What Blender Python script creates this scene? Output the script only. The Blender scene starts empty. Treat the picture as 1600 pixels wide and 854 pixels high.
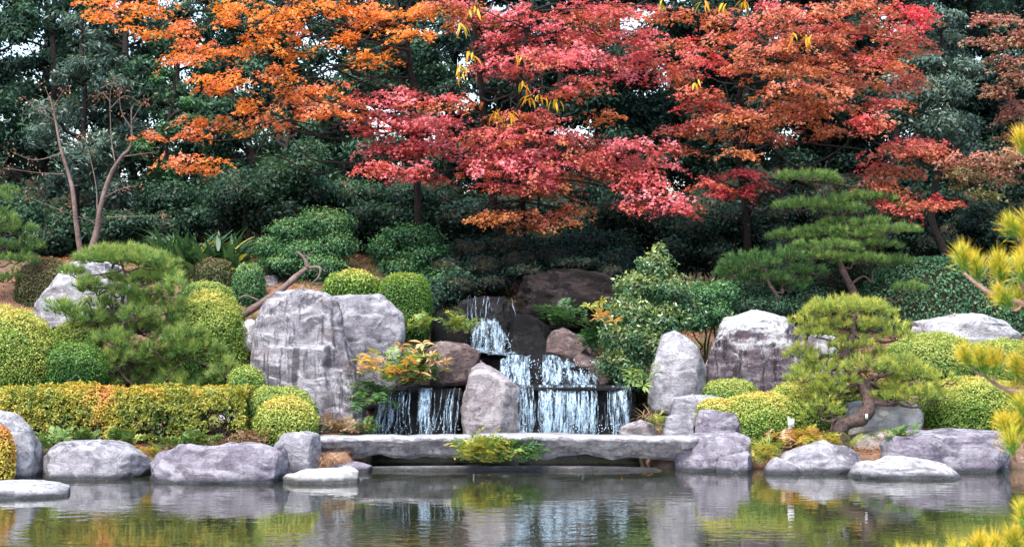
import bpy, math, random
import numpy as np

# ------------------------------------------------------------------ camera, sky, sun, exposure
S = bpy.context.scene
FP = 60.0 / 36.0 * 1600.0          # focal length in photograph pixels
CH = 3.1                           # eye height above the pond
HY = 427.0                         # horizon row
cam_d = bpy.data.cameras.new('camera')
cam_d.lens = 60; cam_d.sensor_width = 36
cam_d.clip_start = 0.2; cam_d.clip_end = 6000
cam_d.dof.use_dof = True; cam_d.dof.focus_distance = 28.5; cam_d.dof.aperture_fstop = 4.0
cam = bpy.data.objects.new('camera', cam_d)
cam.location = (0, 0, CH); cam.rotation_euler = (math.radians(90), 0, 0)
S.collection.objects.link(cam); S.camera = cam

SUN_EL, SUN_AZ = 60.0, 208.0
world = bpy.data.worlds.new('World'); S.world = world; world.use_nodes = True
wn = world.node_tree.nodes; wl = world.node_tree.links
bg = wn['Background']
sky = wn.new('ShaderNodeTexSky'); sky.sky_type = 'NISHITA'; sky.sun_disc = False
sky.sun_elevation = math.radians(SUN_EL); sky.sun_rotation = math.radians(SUN_AZ)
sky.air_density = 1.0; sky.dust_density = 2.0; sky.ozone_density = 1.0
wl.new(sky.outputs[0], bg.inputs[0]); bg.inputs[1].default_value = 0.13
sd = bpy.data.lights.new('sun', 'SUN'); sd.energy = 2.0; sd.angle = math.radians(28); sd.color = (1.0, 0.94, 0.86)
sun = bpy.data.objects.new('sun', sd); S.collection.objects.link(sun)
el, az = math.radians(SUN_EL), math.radians(SUN_AZ)
sdir = np.array([math.sin(az) * math.cos(el), math.cos(az) * math.cos(el), math.sin(el)])
sun.rotation_euler = (math.pi / 2 - el, 0, math.atan2(sdir[0], -sdir[1]))
sun.location = (0, -10, 30)
S.view_settings.view_transform = 'Standard'; S.view_settings.look = 'None'
S.view_settings.exposure = 2.02; S.view_settings.gamma = 1.0
S.cycles.max_bounces = 6; S.cycles.diffuse_bounces = 3; S.cycles.glossy_bounces = 3
S.cycles.transmission_bounces = 3; S.cycles.transparent_max_bounces = 12
S.cycles.use_denoising = True

# ------------------------------------------------------------------ helpers
rng = np.random.default_rng(11)
random.seed(4)
COL = S.collection
Z3 = np.array([0., 0., 1.])
perm = np.random.default_rng(3).permutation(256); perm = np.concatenate([perm, perm, perm])
grad = np.random.default_rng(5).normal(size=(256, 3)); grad /= np.linalg.norm(grad, axis=1)[:, None]

def P(px, py, Y):
    return np.array([(px - 800.0) / FP * Y, Y, CH - (py - HY) / FP * Y])

def norm(v):
    return v / np.maximum(np.linalg.norm(v, axis=-1, keepdims=True), 1e-9)

def noise3(p):
    i = np.floor(p).astype(np.int64); f = p - i
    u = f * f * f * (f * (f * 6 - 15) + 10); i &= 255
    def g(dx, dy, dz):
        h = perm[perm[perm[i[:, 0] + dx] + i[:, 1] + dy] + i[:, 2] + dz]
        return np.einsum('ij,ij->i', grad[h], f - np.array([dx, dy, dz]))
    def lp(a, b, t): return a + (b - a) * t
    x0 = lp(lp(g(0, 0, 0), g(1, 0, 0), u[:, 0]), lp(g(0, 1, 0), g(1, 1, 0), u[:, 0]), u[:, 1])
    x1 = lp(lp(g(0, 0, 1), g(1, 0, 1), u[:, 0]), lp(g(0, 1, 1), g(1, 1, 1), u[:, 0]), u[:, 1])
    return lp(x0, x1, u[:, 2]) * 1.6

def fbm(p, octv=4, gain=0.5):
    s = 0; a = 1.0
    for k in range(octv):
        s = s + a * noise3(p * (2.03 ** k) + 17.3 * k); a *= gain
    return s

def smooth(a, b, x):
    t = np.clip((x - a) / (b - a), 0, 1); return t * t * (3 - 2 * t)

# --- terrain height
PL = [(-60, 1.2), (3, 1.0), (5.5, -.7), (25.2, -.7), (26.2, -.2), (26.9, .28), (28.4, .58), (29.5, 1.08), (31, 1.9),
      (33, 2.9), (34.5, 3.35), (37, 3.55), (60, 3.5), (4000, 3.0)]
PR = [(-60, 1.2), (3, 1.0), (5.5, -.7), (25.6, -.7), (26.8, -.25), (27.45, .22), (28.4, .55), (29.5, .98), (32, 1.7),
      (34, 2.1), (37, 2.6), (40, 3.1), (60, 3.4), (4000, 3.0)]
PC = [(-60, 1.2), (3, 1.0), (5.5, -.7), (29.0, -.7), (29.5, .7), (30.2, 1.25), (31.5, 1.5), (32.3, 2.4), (34, 3.0),
      (37, 3.5), (60, 3.5), (4000, 3.0)]
def height(x, y):
    x = np.asarray(x, float); y = np.asarray(y, float)
    f = lambda T: np.interp(y, [a for a, _ in T], [b for _, b in T])
    w = smooth(-1.5, 3.0, x)
    h = f(PL) * (1 - w) + f(PR) * w
    c = smooth(-2.6, -2.2, x) * (1 - smooth(2.0, 2.35, x))
    h = h * (1 - c) + f(PC) * c
    side = np.maximum(smooth(0.5, 1.6, x - .3 * y - .2), smooth(0.8, 2.2, -x - .3 * y - .5)) * (1 - smooth(24, 26.5, y))
    h = np.maximum(h, -.7 + side * 1.35)
    nz = noise3(np.stack([x * .9, y * .9, x * 0], -1).reshape(-1, 3)).reshape(x.shape)
    n2 = noise3(np.stack([x * 3.1, y * 3.1, x * 0 + 5], -1).reshape(-1, 3)).reshape(x.shape)
    return h + (.07 * nz + .025 * n2) * smooth(-.3, .5, h)
def gz(x, y): return float(height(np.array([x]), np.array([y]))[0])

# --- objects
def tag(o, label=None, cat=None, group=None, kind=None):
    if label: o['label'] = label
    if cat: o['category'] = cat
    if group: o['group'] = group
    if kind: o['kind'] = kind
    return o

def thing(name, label, cat, loc, group=None):
    o = bpy.data.objects.new(name, None); COL.objects.link(o)
    o.location = [float(v) for v in loc]; o.empty_display_size = .1
    return tag(o, label, cat, group)

def mesh_np(name, V, loops, sizes, mat=None, tint=None, sm=False):
    me = bpy.data.meshes.new(name)
    V = np.ascontiguousarray(V, np.float32); loops = np.ascontiguousarray(loops, np.int32); sizes = np.ascontiguousarray(sizes, np.int32)
    me.vertices.add(len(V)); me.vertices.foreach_set('co', V.ravel())
    me.loops.add(len(loops)); me.loops.foreach_set('vertex_index', loops)
    st = np.concatenate([[0], np.cumsum(sizes)[:-1]]).astype(np.int32)
    me.polygons.add(len(sizes)); me.polygons.foreach_set('loop_start', st); me.polygons.foreach_set('loop_total', sizes)
    if sm: me.polygons.foreach_set('use_smooth', np.ones(len(sizes), bool))
    if tint is not None:
        a = me.attributes.new('tint', 'FLOAT', 'FACE'); a.data.foreach_set('value', np.ascontiguousarray(tint, np.float32))
    me.update(calc_edges=True)
    if mat: me.materials.append(mat)
    return me

def link(name, me, parent=None, loc=None):
    o = bpy.data.objects.new(name, me); COL.objects.link(o)
    if parent is not None: o.parent = parent
    if loc is not None: o.location = [float(v) for v in loc]
    return o

def org(parent):
    return np.array(parent.location) if parent is not None else np.zeros(3)

class Buf:
    """collects loose polygons (leaves, needles) for one mesh; coordinates are world coordinates"""
    def __init__(s): s.V = []; s.k = []; s.t = []
    def add(s, verts, tint):
        if len(verts) == 0: return
        s.V.append(verts.reshape(-1, 3)); s.k.append(np.full(len(verts), verts.shape[1])); s.t.append(tint)
    def count(s): return sum(len(k) for k in s.k)
    def mesh(s, name, mat, o=np.zeros(3)):
        V = np.concatenate(s.V) - o; k = np.concatenate(s.k)
        return mesh_np(name, V, np.arange(len(V)), k, mat, np.concatenate(s.t))
    def build(s, name, mat, parent=None):
        return link(name, s.mesh(name, mat, org(parent)), parent)

def frames(n, t=None):
    if t is None: t = rng.normal(size=n.shape)
    t = norm(t - np.sum(t * n, 1)[:, None] * n)
    return t, np.cross(n, t)

def diamonds(c, n, L, W, fold=.2, t=None):
    L = np.broadcast_to(np.asarray(L, float), (len(c),))[:, None]; W = np.broadcast_to(np.asarray(W, float), (len(c),))[:, None]
    t, b = frames(n, t)
    m = c + t * L * .48 + n * W * fold
    return np.stack([c, m + b * W * .5, c + t * L - n * L * .08, m - b * W * .5], 1)

def maple_leaves(c, n, L, t=None):
    L = np.broadcast_to(np.asarray(L, float), (len(c),))[:, None]
    t, b = frames(n, t)
    f = lambda u, v, w=0: c + t * L * u + b * L * v - n * L * w
    return np.stack([f(0, 0), f(.38, .55, .12), f(.42, .17), f(1, 0, .1), f(.42, -.17), f(.38, -.55, .12)], 1)

def needles(c, d, L, w):
    L = np.broadcast_to(np.asarray(L, float), (len(c),))[:, None]
    d = norm(d); s = norm(np.cross(d, rng.normal(size=d.shape)))
    return np.stack([c + s * w * .5, c - s * w * .5, c + d * L], 1)

def smooth_path(pts, per=6):
    pts = np.asarray(pts, float)
    if len(pts) < 3: 
        t = np.linspace(0, 1, per + 1)[:, None]; return pts[0] * (1 - t) + pts[-1] * t
    q = np.vstack([2 * pts[0] - pts[1], pts, 2 * pts[-1] - pts[-2]]); out = []
    for i in range(1, len(q) - 2):
        for t in np.linspace(0, 1, per, endpoint=False):
            a, b, c, d = q[i - 1:i + 3]
            out.append(.5 * (2 * b + (c - a) * t + (2 * a - 5 * b + 4 * c - d) * t * t + (3 * b - a - 3 * c + d) * t ** 3))
    out.append(pts[-1]); return np.array(out)

class Tubes:
    def __init__(s): s.V = []; s.L = []; s.S = []; s.n = 0
    def add(s, pts, r0, r1, sides=7, per=5, rough=.08, power=1.0):
        p = smooth_path(pts, per); m = len(p)
        tt = np.linspace(0, 1, m) ** power; r = r0 + (r1 - r0) * tt
        d = norm(np.gradient(p, axis=0)); ref = np.array([.31, .77, .21])
        a = norm(np.cross(d, ref)); b = np.cross(d, a)
        th = np.linspace(0, 2 * math.pi, sides, endpoint=False)
        ring = a[:, None] * np.cos(th)[None, :, None] + b[:, None] * np.sin(th)[None, :, None]
        V0 = p[:, None] + ring * r[:, None, None]; fr_ = .55 / max(r0, .015)
        nz_ = noise3((V0 * np.array([1, 1, .6]) * fr_ + 3.3 * s.n).reshape(-1, 3)).reshape(m, sides)
        rr = r[:, None] * (1 + rough * 2.0 * nz_ + rough * .3 * rng.normal(size=(m, sides)))
        V = (p[:, None] + ring * rr[..., None]).reshape(-1, 3)
        i = np.arange(m - 1)[:, None] * sides; j = np.arange(sides)[None]; j2 = (j + 1) % sides
        q = np.stack([i + j, i + j2, i + sides + j2, i + sides + j], -1).reshape(-1) + s.n
        s.V.append(V); s.L.append(q); s.S.append(np.full((m - 1) * sides, 4))
        s.L.append(np.arange(sides)[::-1] + s.n); s.S.append(np.array([sides]))
        s.L.append(np.arange(sides) + (m - 1) * sides + s.n); s.S.append(np.array([sides]))
        s.n += len(V)
    def build(s, name, mat, parent=None):
        me = mesh_np(name, np.concatenate(s.V) - org(parent), np.concatenate(s.L), np.concatenate(s.S), mat, sm=True)
        return link(name, me, parent)

def wiggle(a, b, n=4, amp=.1, lift=0.0):
    t = np.linspace(0, 1, n + 1)[:, None]; p = a * (1 - t) + b * t
    L = np.linalg.norm(b - a)
    p[1:-1] += rng.normal(size=(n - 1, 3)) * amp * L
    p[:, 2] += lift * L * np.sin(t[:, 0] * math.pi)
    return p

# ------------------------------------------------------------------ materials
def newmat(name):
    m = bpy.data.materials.new(name); m.use_nodes = True
    nt = m.node_tree; nt.nodes.clear()
    out = nt.nodes.new('ShaderNodeOutputMaterial')
    return m, nt, out
def N(nt, typ, **kw):
    n = nt.nodes.new(typ)
    for k, v in kw.items(): setattr(n, k, v)
    return n
def math_n(nt, op, a, b=None, clamp=False):
    n = N(nt, 'ShaderNodeMath', operation=op, use_clamp=clamp)
    for i, v in enumerate((a, b)):
        if v is None: continue
        if isinstance(v, (int, float)): n.inputs[i].default_value = v
        else: nt.links.new(v, n.inputs[i])
    return n.outputs[0]
def noise_n(nt, vec, scale, detail=5, rough=.55, dist=0):
    n = N(nt, 'ShaderNodeTexNoise'); n.inputs['Scale'].default_value = scale; n.inputs['Detail'].default_value = detail
    n.inputs['Roughness'].default_value = rough; n.inputs['Distortion'].default_value = dist
    nt.links.new(vec, n.inputs['Vector']); return n.outputs['Fac']
def ramp_n(nt, fac, stops, interp='LINEAR'):
    r = N(nt, 'ShaderNodeValToRGB'); r.color_ramp.interpolation = interp
    e = r.color_ramp.elements
    while len(e) < len(stops): e.new(.5)
    for k, (p, c) in enumerate(stops):
        e[k].position = p; e[k].color = (*c, 1) if len(c) == 3 else c
    nt.links.new(fac, r.inputs[0]); return r.outputs[0]
def maprange(nt, v, a, b, c=0, d=1):
    n = N(nt, 'ShaderNodeMapRange'); n.interpolation_type = 'SMOOTHSTEP'
    nt.links.new(v, n.inputs[0])
    for i, x in enumerate((a, b, c, d)): n.inputs[i + 1].default_value = x
    return n.outputs[0]
def mixc(nt, f, a, b, mode='MIX'):
    n = N(nt, 'ShaderNodeMix', data_type='RGBA', blend_type=mode)
    for i, v in ((0, f), (6, a), (7, b)):
        if isinstance(v, (int, float)): n.inputs[i].default_value = v
        elif isinstance(v, tuple): n.inputs[i].default_value = (*v, 1)
        else: nt.links.new(v, n.inputs[i])
    return n.outputs[2]
def bsdf(nt, col, rough=.6, spec=.4, normal=None):
    b = N(nt, 'ShaderNodeBsdfPrincipled')
    if isinstance(col, tuple): b.inputs['Base Color'].default_value = (*col, 1)
    else: nt.links.new(col, b.inputs['Base Color'])
    if isinstance(rough, (int, float)): b.inputs['Roughness'].default_value = rough
    else: nt.links.new(rough, b.inputs['Roughness'])
    b.inputs['Specular IOR Level'].default_value = spec
    if normal is not None: nt.links.new(normal, b.inputs['Normal'])
    return b
def bump(nt, h, strength=.5, dist=.02):
    b = N(nt, 'ShaderNodeBump'); b.inputs['Strength'].default_value = strength; b.inputs['Distance'].default_value = dist
    nt.links.new(h, b.inputs['Height']); return b.outputs[0]

def leafmat(name, cols, var=.28, trans=.3, rough=.45, spec=.35, tr_shift=(1.1, 1.0, .6)):
    m, nt, out = newmat(name)
    at = N(nt, 'ShaderNodeAttribute', attribute_name='tint'); geo = N(nt, 'ShaderNodeNewGeometry')
    f = math_n(nt, 'ADD', at.outputs['Fac'], math_n(nt, 'MULTIPLY', math_n(nt, 'SUBTRACT', geo.outputs['Random Per Island'], .5), var), clamp=True)
    col = ramp_n(nt, f, [(i / (len(cols) - 1), c) for i, c in enumerate(cols)])
    b = bsdf(nt, col, rough, spec)
    tr = N(nt, 'ShaderNodeBsdfTranslucent'); nt.links.new(mixc(nt, 1.0, col, tr_shift, 'MULTIPLY'), tr.inputs[0])
    mx = N(nt, 'ShaderNodeMixShader'); mx.inputs[0].default_value = trans
    nt.links.new(b.outputs[0], mx.inputs[1]); nt.links.new(tr.outputs[0], mx.inputs[2]); nt.links.new(mx.outputs[0], out.inputs[0])
    return m

def rockmat(name, dark, mid, light, lichen=.5, streak=.4, scale=1.45, wet=False, patina=(.16, .10, .085), pat=.3, liccol=(.60, .62, .62), nzw=.18):
    m, nt, out = newmat(name)
    geo = N(nt, 'ShaderNodeNewGeometry'); pos = geo.outputs['Position']
    mp = N(nt, 'ShaderNodeMapping'); mp.inputs['Scale'].default_value = (5.5, 5.5, .7); nt.links.new(pos, mp.inputs[0])
    mq = N(nt, 'ShaderNodeMapping'); mq.inputs['Scale'].default_value = (1.2, 1.2, 2.4); mq.inputs['Rotation'].default_value = (.2, .35, .2); nt.links.new(pos, mq.inputs[0])
    n1 = noise_n(nt, pos, 1.9 * scale, 6, .6, .6); n2 = noise_n(nt, pos, 8 * scale, 9, .68, .3); n3 = noise_n(nt, pos, 34 * scale, 5, .7)
    layer = noise_n(nt, mq.outputs[0], 2.2, 7, .62, .8)
    st = noise_n(nt, mp.outputs[0], 1.3, 6, .65, .4)
    c = mixc(nt, maprange(nt, n1, .38, .56), dark, mid)
    c = mixc(nt, maprange(nt, layer, .47, .62, 0, .85), c, light)
    c = mixc(nt, maprange(nt, n2, .53, .66, 0, .6), c, dark)
    c = mixc(nt, maprange(nt, noise_n(nt, pos, 1.3 * scale, 5, .6), .54, .68, 0, pat), c, patina)
    c = mixc(nt, maprange(nt, st, .48, .62, 0, streak), c, tuple(v * .38 for v in dark))
    ln = math_n(nt, 'ABSOLUTE', math_n(nt, 'SUBTRACT', noise_n(nt, mq.outputs[0], .55, 7, .6, .5), .5))
    c = mixc(nt, maprange(nt, noise_n(nt, pos, 15 * scale, 7, .75), .56, .70, 0, .35 if lichen > -.5 else .05), c, liccol)
    crk = maprange(nt, ln, .0, .016, 1, 0)
    vd = N(nt, 'ShaderNodeVectorMath', operation='ADD'); vn = N(nt, 'ShaderNodeTexNoise'); vn.inputs['Scale'].default_value = 3.0; vn.inputs['Detail'].default_value = 5
    nt.links.new(pos, vn.inputs['Vector']); vs = N(nt, 'ShaderNodeVectorMath', operation='SCALE'); vs.inputs['Scale'].default_value = .35; nt.links.new(vn.outputs['Color'], vs.inputs[0])
    nt.links.new(mq.outputs[0], vd.inputs[0]); nt.links.new(vs.outputs[0], vd.inputs[1])
    vo = N(nt, 'ShaderNodeTexVoronoi', feature='DISTANCE_TO_EDGE'); vo.inputs['Scale'].default_value = .9 * scale; nt.links.new(vd.outputs[0], vo.inputs['Vector'])
    crk2 = math_n(nt, 'MULTIPLY', maprange(nt, vo.outputs['Distance'], .0, .014, 1, 0), maprange(nt, n1, .48, .6))
    sep = N(nt, 'ShaderNodeSeparateXYZ'); nt.links.new(geo.outputs['Normal'], sep.inputs[0])
    li = math_n(nt, 'ADD', math_n(nt, 'MULTIPLY', sep.outputs[2], nzw), math_n(nt, 'MULTIPLY', math_n(nt, 'ADD', noise_n(nt, pos, 3.2 * scale, 8, .7, .4), n2), .5))
    c = mixc(nt, maprange(nt, li, .68 - .16 * lichen, .86 - .16 * lichen, 0, .7), c, liccol)
    c = mixc(nt, maprange(nt, n3, .57, .72, 0, .4), c, tuple(v * .5 for v in dark))
    c = mixc(nt, math_n(nt, 'MAXIMUM', math_n(nt, 'MULTIPLY', math_n(nt, 'MULTIPLY', crk, maprange(nt, n1, .5, .62)), .35), math_n(nt, 'MULTIPLY', crk2, .42)), c, tuple(v * .3 for v in dark))
    sz = N(nt, 'ShaderNodeSeparateXYZ'); nt.links.new(pos, sz.inputs[0])
    wl_ = maprange(nt, math_n(nt, 'ADD', sz.outputs[2], math_n(nt, 'MULTIPLY', n1, -.12)), -.03, .06, .88, 0)   # damp tide line
    c = mixc(nt, wl_, c, (.016, .02, .024))
    r = .28 if wet else .82
    rough = math_n(nt, 'SUBTRACT', r, math_n(nt, 'MULTIPLY', wl_, .4), clamp=True) if not wet else math_n(nt, 'ADD', .28, math_n(nt, 'MULTIPLY', n2, .4))
    hgt = math_n(nt, 'ADD', math_n(nt, 'ADD', math_n(nt, 'MULTIPLY', n2, 1.0), math_n(nt, 'MULTIPLY', n3, .7)), math_n(nt, 'SUBTRACT', math_n(nt, 'MULTIPLY', layer, .6), math_n(nt, 'MULTIPLY', crk2, .35)))
    b = bsdf(nt, c, rough, .15 if wet else .22, bump(nt, hgt, 1.0, .06))
    nt.links.new(b.outputs[0], out.inputs[0]); return m

def barkmat(name, c1, c2, sc=14):
    m, nt, out = newmat(name)
    pos = N(nt, 'ShaderNodeNewGeometry').outputs['Position']
    n = noise_n(nt, pos, sc, 7, .7, .5)
    b = bsdf(nt, ramp_n(nt, n, [(.3, c1), (.7, c2)]), .9, .2, bump(nt, n, .9, .03)); nt.links.new(b.outputs[0], out.inputs[0]); return m

M = {}
# clipped azalea and other shrubs: dark inner leaves -> fresh yellow tips and lit tops
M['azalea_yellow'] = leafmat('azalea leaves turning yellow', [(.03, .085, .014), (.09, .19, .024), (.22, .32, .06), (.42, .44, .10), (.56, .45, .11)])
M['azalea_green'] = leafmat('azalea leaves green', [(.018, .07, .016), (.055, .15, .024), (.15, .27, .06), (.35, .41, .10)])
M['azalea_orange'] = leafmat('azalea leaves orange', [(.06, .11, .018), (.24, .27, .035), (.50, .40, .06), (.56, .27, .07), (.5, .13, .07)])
M['box_green'] = leafmat('bright green box leaves', [(.014, .05, .012), (.04, .12, .018), (.11, .22, .03), (.2, .27, .04)])
M['olive'] = leafmat('olive leaves', [(.03, .05, .02), (.08, .10, .035), (.16, .14, .06), (.16, .10, .06)])
M['pod_green'] = leafmat('small mid green leaves', [(.014, .06, .026), (.04, .13, .048), (.11, .24, .085), (.22, .32, .11)])
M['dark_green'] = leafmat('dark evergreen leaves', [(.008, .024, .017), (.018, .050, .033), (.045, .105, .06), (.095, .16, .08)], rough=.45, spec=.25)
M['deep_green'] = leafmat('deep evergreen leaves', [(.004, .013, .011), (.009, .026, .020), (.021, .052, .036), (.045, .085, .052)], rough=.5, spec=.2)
M['blue_green'] = leafmat('grey green leaves', [(.018, .045, .035), (.045, .09, .07), (.10, .16, .125), (.16, .22, .18)], rough=.4, spec=.5)
M['hedge_green'] = leafmat('cool green hedge leaves', [(.022, .09, .045), (.055, .17, .08), (.12, .26, .13), (.22, .35, .18)], rough=.4)
M['camellia'] = leafmat('glossy camellia leaves', [(.014, .055, .028), (.038, .11, .048), (.10, .19, .08), (.28, .34, .09), (.42, .40, .08)], rough=.3, spec=.6)
M['pine'] = leafmat('pine needles', [(.025, .075, .026), (.07, .16, .045), (.17, .29, .075), (.36, .44, .11)], trans=.3)
M['pine_yellow'] = leafmat('yellowing pine needles', [(.03, .09, .02), (.12, .21, .04), (.30, .37, .07), (.58, .55, .11)], trans=.3)
M['pine_gold'] = leafmat('gold tipped pine needles', [(.08, .22, .03), (.22, .38, .04), (.50, .48, .045), (.78, .55, .045), (.80, .46, .04)], trans=.3, var=.25)
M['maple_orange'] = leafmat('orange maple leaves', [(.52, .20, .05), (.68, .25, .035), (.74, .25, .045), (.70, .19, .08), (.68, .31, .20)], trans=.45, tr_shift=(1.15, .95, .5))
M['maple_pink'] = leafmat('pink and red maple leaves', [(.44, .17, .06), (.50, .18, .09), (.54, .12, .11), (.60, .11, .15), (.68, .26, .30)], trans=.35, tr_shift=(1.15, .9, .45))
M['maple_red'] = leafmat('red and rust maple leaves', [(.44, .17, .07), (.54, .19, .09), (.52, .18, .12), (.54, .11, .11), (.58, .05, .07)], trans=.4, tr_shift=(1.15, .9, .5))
M['maple_brown'] = leafmat('brown fading maple leaves', [(.10, .11, .04), (.20, .14, .07), (.32, .15, .10), (.42, .17, .12), (.45, .12, .12)], trans=.35, tr_shift=(1.1, .9, .6))
M['fern'] = leafmat('fern leaflets', [(.02, .07, .025), (.065, .15, .04), (.18, .27, .07), (.45, .42, .09)])
M['fern_orange'] = leafmat('orange fading leaves', [(.18, .25, .05), (.48, .40, .06), (.62, .31, .08), (.62, .42, .28)], trans=.4)
M['grass_pink'] = leafmat('dry pinkish grass', [(.14, .14, .05), (.30, .18, .12), (.42, .24, .18), (.5, .4, .25)])
M['strap'] = leafmat('strap leaves', [(.02, .065, .03), (.04, .11, .045), (.085, .17, .06), (.42, .38, .06)], rough=.3, spec=.6, var=.3)
M['strap_pale'] = leafmat('pale strap leaf', [(.16, .23, .16), (.22, .28, .20)], var=.2)
M['yellow_leaf'] = leafmat('long yellow leaves', [(.12, .20, .03), (.40, .36, .03), (.65, .36, .02), (.7, .25, .02)], trans=.4)
M['litter'] = leafmat('fallen leaves', [(.12, .06, .03), (.30, .11, .04), (.45, .16, .05), (.40, .22, .10)])

M['grey'] = rockmat('lavender grey garden stone', (.135, .125, .15), (.27, .26, .29), (.43, .42, .445), .4, .25, pat=.15)
M['grey_purple'] = rockmat('violet grey stone', (.11, .096, .125), (.225, .20, .245), (.36, .34, .38), .2, .2, pat=.12)
M['grey_white'] = rockmat('pale lichen stone', (.16, .15, .168), (.31, .30, .325), (.47, .46, .48), .7, .2, pat=.12)
M['standing'] = rockmat('streaked standing stone', (.10, .09, .105), (.27, .255, .28), (.48, .465, .485), .55, .8, pat=.35, patina=(.17, .12, .10))
M['lichen_face'] = rockmat('stone with purple face and white crown', (.06, .045, .06), (.13, .10, .125), (.27, .24, .27), .75, .95, nzw=.34, scale=2.0)
M['pinkish'] = rockmat('pinkish grey stone', (.13, .108, .11), (.27, .24, .25), (.42, .39, .40), .35, .15)
M['beige'] = rockmat('pale beige stone', (.26, .20, .17), (.40, .33, .29), (.5, .44, .40), .3, .05)
M['white'] = rockmat('white stone', (.26, .25, .25), (.46, .44, .43), (.62, .61, .60), .7, .0, pat=.12)
M['brown'] = rockmat('reddish brown stone', (.05, .034, .032), (.12, .085, .08), (.23, .18, .17), .05, .25, pat=.5, patina=(.13, .06, .045))
M['dark_brown'] = rockmat('dark damp brown stone', (.004, .003, .003), (.011, .007, .006), (.045, .033, .034), -1.4, .4, wet=True, patina=(.02, .011, .008))
M['wet'] = rockmat('black wet cascade rock', (.004, .004, .005), (.010, .010, .011), (.030, .029, .032), -.6, .5, wet=True, patina=(.016, .010, .008))
M['bark_pine'] = barkmat('pine bark', (.022, .014, .012), (.13, .09, .078), 22)
M['bark_pale'] = barkmat('pale smooth bark', (.07, .048, .04), (.20, .145, .13), 9)
M['bark_dark'] = barkmat('dark bark', (.010, .008, .007), (.036, .029, .026))
M['twig'] = barkmat('twigs', (.018, .016, .009), (.05, .04, .022), 25)
M['twig_pink'] = barkmat('young pine shoots', (.22, .11, .08), (.42, .28, .22), 20)

def simple(name, col, rough=.5, spec=.4):
    m, nt, out = newmat(name)
    pos = N(nt, 'ShaderNodeNewGeometry').outputs['Position']
    n = noise_n(nt, pos, 6, 4)
    b = bsdf(nt, ramp_n(nt, n, [(.3, tuple(c * .85 for c in col)), (.7, col)]), rough, spec)
    nt.links.new(b.outputs[0], out.inputs[0]); return m
M['plate'] = simple('white enamel plate', (.55, .55, .55)); M['house'] = simple('pale render', (.62, .66, .70), .8)
M['glass'] = simple('teal window glass', (.04, .16, .20), .1, .8); M['roof'] = simple('grey roof', (.2, .2, .22))

def groundmat():
    m, nt, out = newmat('soil with moss and leaf litter')
    pos = N(nt, 'ShaderNodeNewGeometry').outputs['Position']
    n1 = noise_n(nt, pos, .9, 6, .6, .4); n2 = noise_n(nt, pos, 7, 8, .7); n3 = noise_n(nt, pos, 40, 5, .7)
    c = mixc(nt, maprange(nt, n1, .35, .65), (.10, .07, .05), (.22, .12, .075))
    c = mixc(nt, maprange(nt, n2, .5, .7, 0, .7), c, (.30, .22, .18))
    c = mixc(nt, maprange(nt, noise_n(nt, pos, 1.7, 5, .6), .56, .7, 0, .8), c, (.05, .065, .02))
    c = mixc(nt, maprange(nt, n3, .55, .75, 0, .6), c, (.035, .022, .015))
    sp = N(nt, 'ShaderNodeSeparateXYZ'); nt.links.new(pos, sp.inputs[0])
    # humus under the forest and mud in the pond are different soils
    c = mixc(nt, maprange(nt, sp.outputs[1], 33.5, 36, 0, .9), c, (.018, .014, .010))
    c = mixc(nt, maprange(nt, sp.outputs[2], .05, -.2, 0, .95), c, (.030, .030, .016))
    ax = math_n(nt, 'ABSOLUTE', math_n(nt, 'SUBTRACT', sp.outputs[0], .3))
    c = mixc(nt, math_n(nt, 'MULTIPLY', maprange(nt, ax, 2.0, 2.9, .92, 0), maprange(nt, sp.outputs[1], 28.6, 29.4)), c, (.012, .011, .008))   # soil blackened beside the stream: shade of the falls recess painted in
    h = math_n(nt, 'ADD', n2, math_n(nt, 'MULTIPLY', n3, .6))
    b = bsdf(nt, c, .95, .15, bump(nt, h, .9, .05)); nt.links.new(b.outputs[0], out.inputs[0]); return m
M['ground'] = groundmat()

def watermat(name, base, bs, rough=.015, scale=3.2):
    m, nt, out = newmat(name)
    pos = N(nt, 'ShaderNodeNewGeometry').outputs['Position']
    mp = N(nt, 'ShaderNodeMapping'); mp.inputs['Scale'].default_value = (.62, 1.0, 1); nt.links.new(pos, mp.inputs[0])
    n1 = noise_n(nt, mp.outputs[0], scale, 2, .45, .3); n2 = noise_n(nt, mp.outputs[0], scale * 3.4, 2, .5)
    patch = maprange(nt, noise_n(nt, pos, .35, 3, .5), .42, .62, .25, 1.0)
    h = math_n(nt, 'MULTIPLY', math_n(nt, 'ADD', n1, math_n(nt, 'MULTIPLY', n2, .22)), patch)
    b = bsdf(nt, base, rough, .5, bump(nt, h, bs, .05)); b.inputs['IOR'].default_value = 1.42
    gl = N(nt, 'ShaderNodeBsdfGlossy'); gl.inputs['Roughness'].default_value = rough; nt.links.new(b.inputs['Normal'].links[0].from_socket, gl.inputs['Normal'])
    mx = N(nt, 'ShaderNodeMixShader'); mx.inputs[0].default_value = .4; nt.links.new(b.outputs[0], mx.inputs[1]); nt.links.new(gl.outputs[0], mx.inputs[2])
    nt.links.new(mx.outputs[0], out.inputs[0]); return m
M['water'] = watermat('pond water', (.022, .026, .014), .16, scale=4.6)
M['pool'] = watermat('stream water', (.02, .028, .034), .5, .06, 9)

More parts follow.
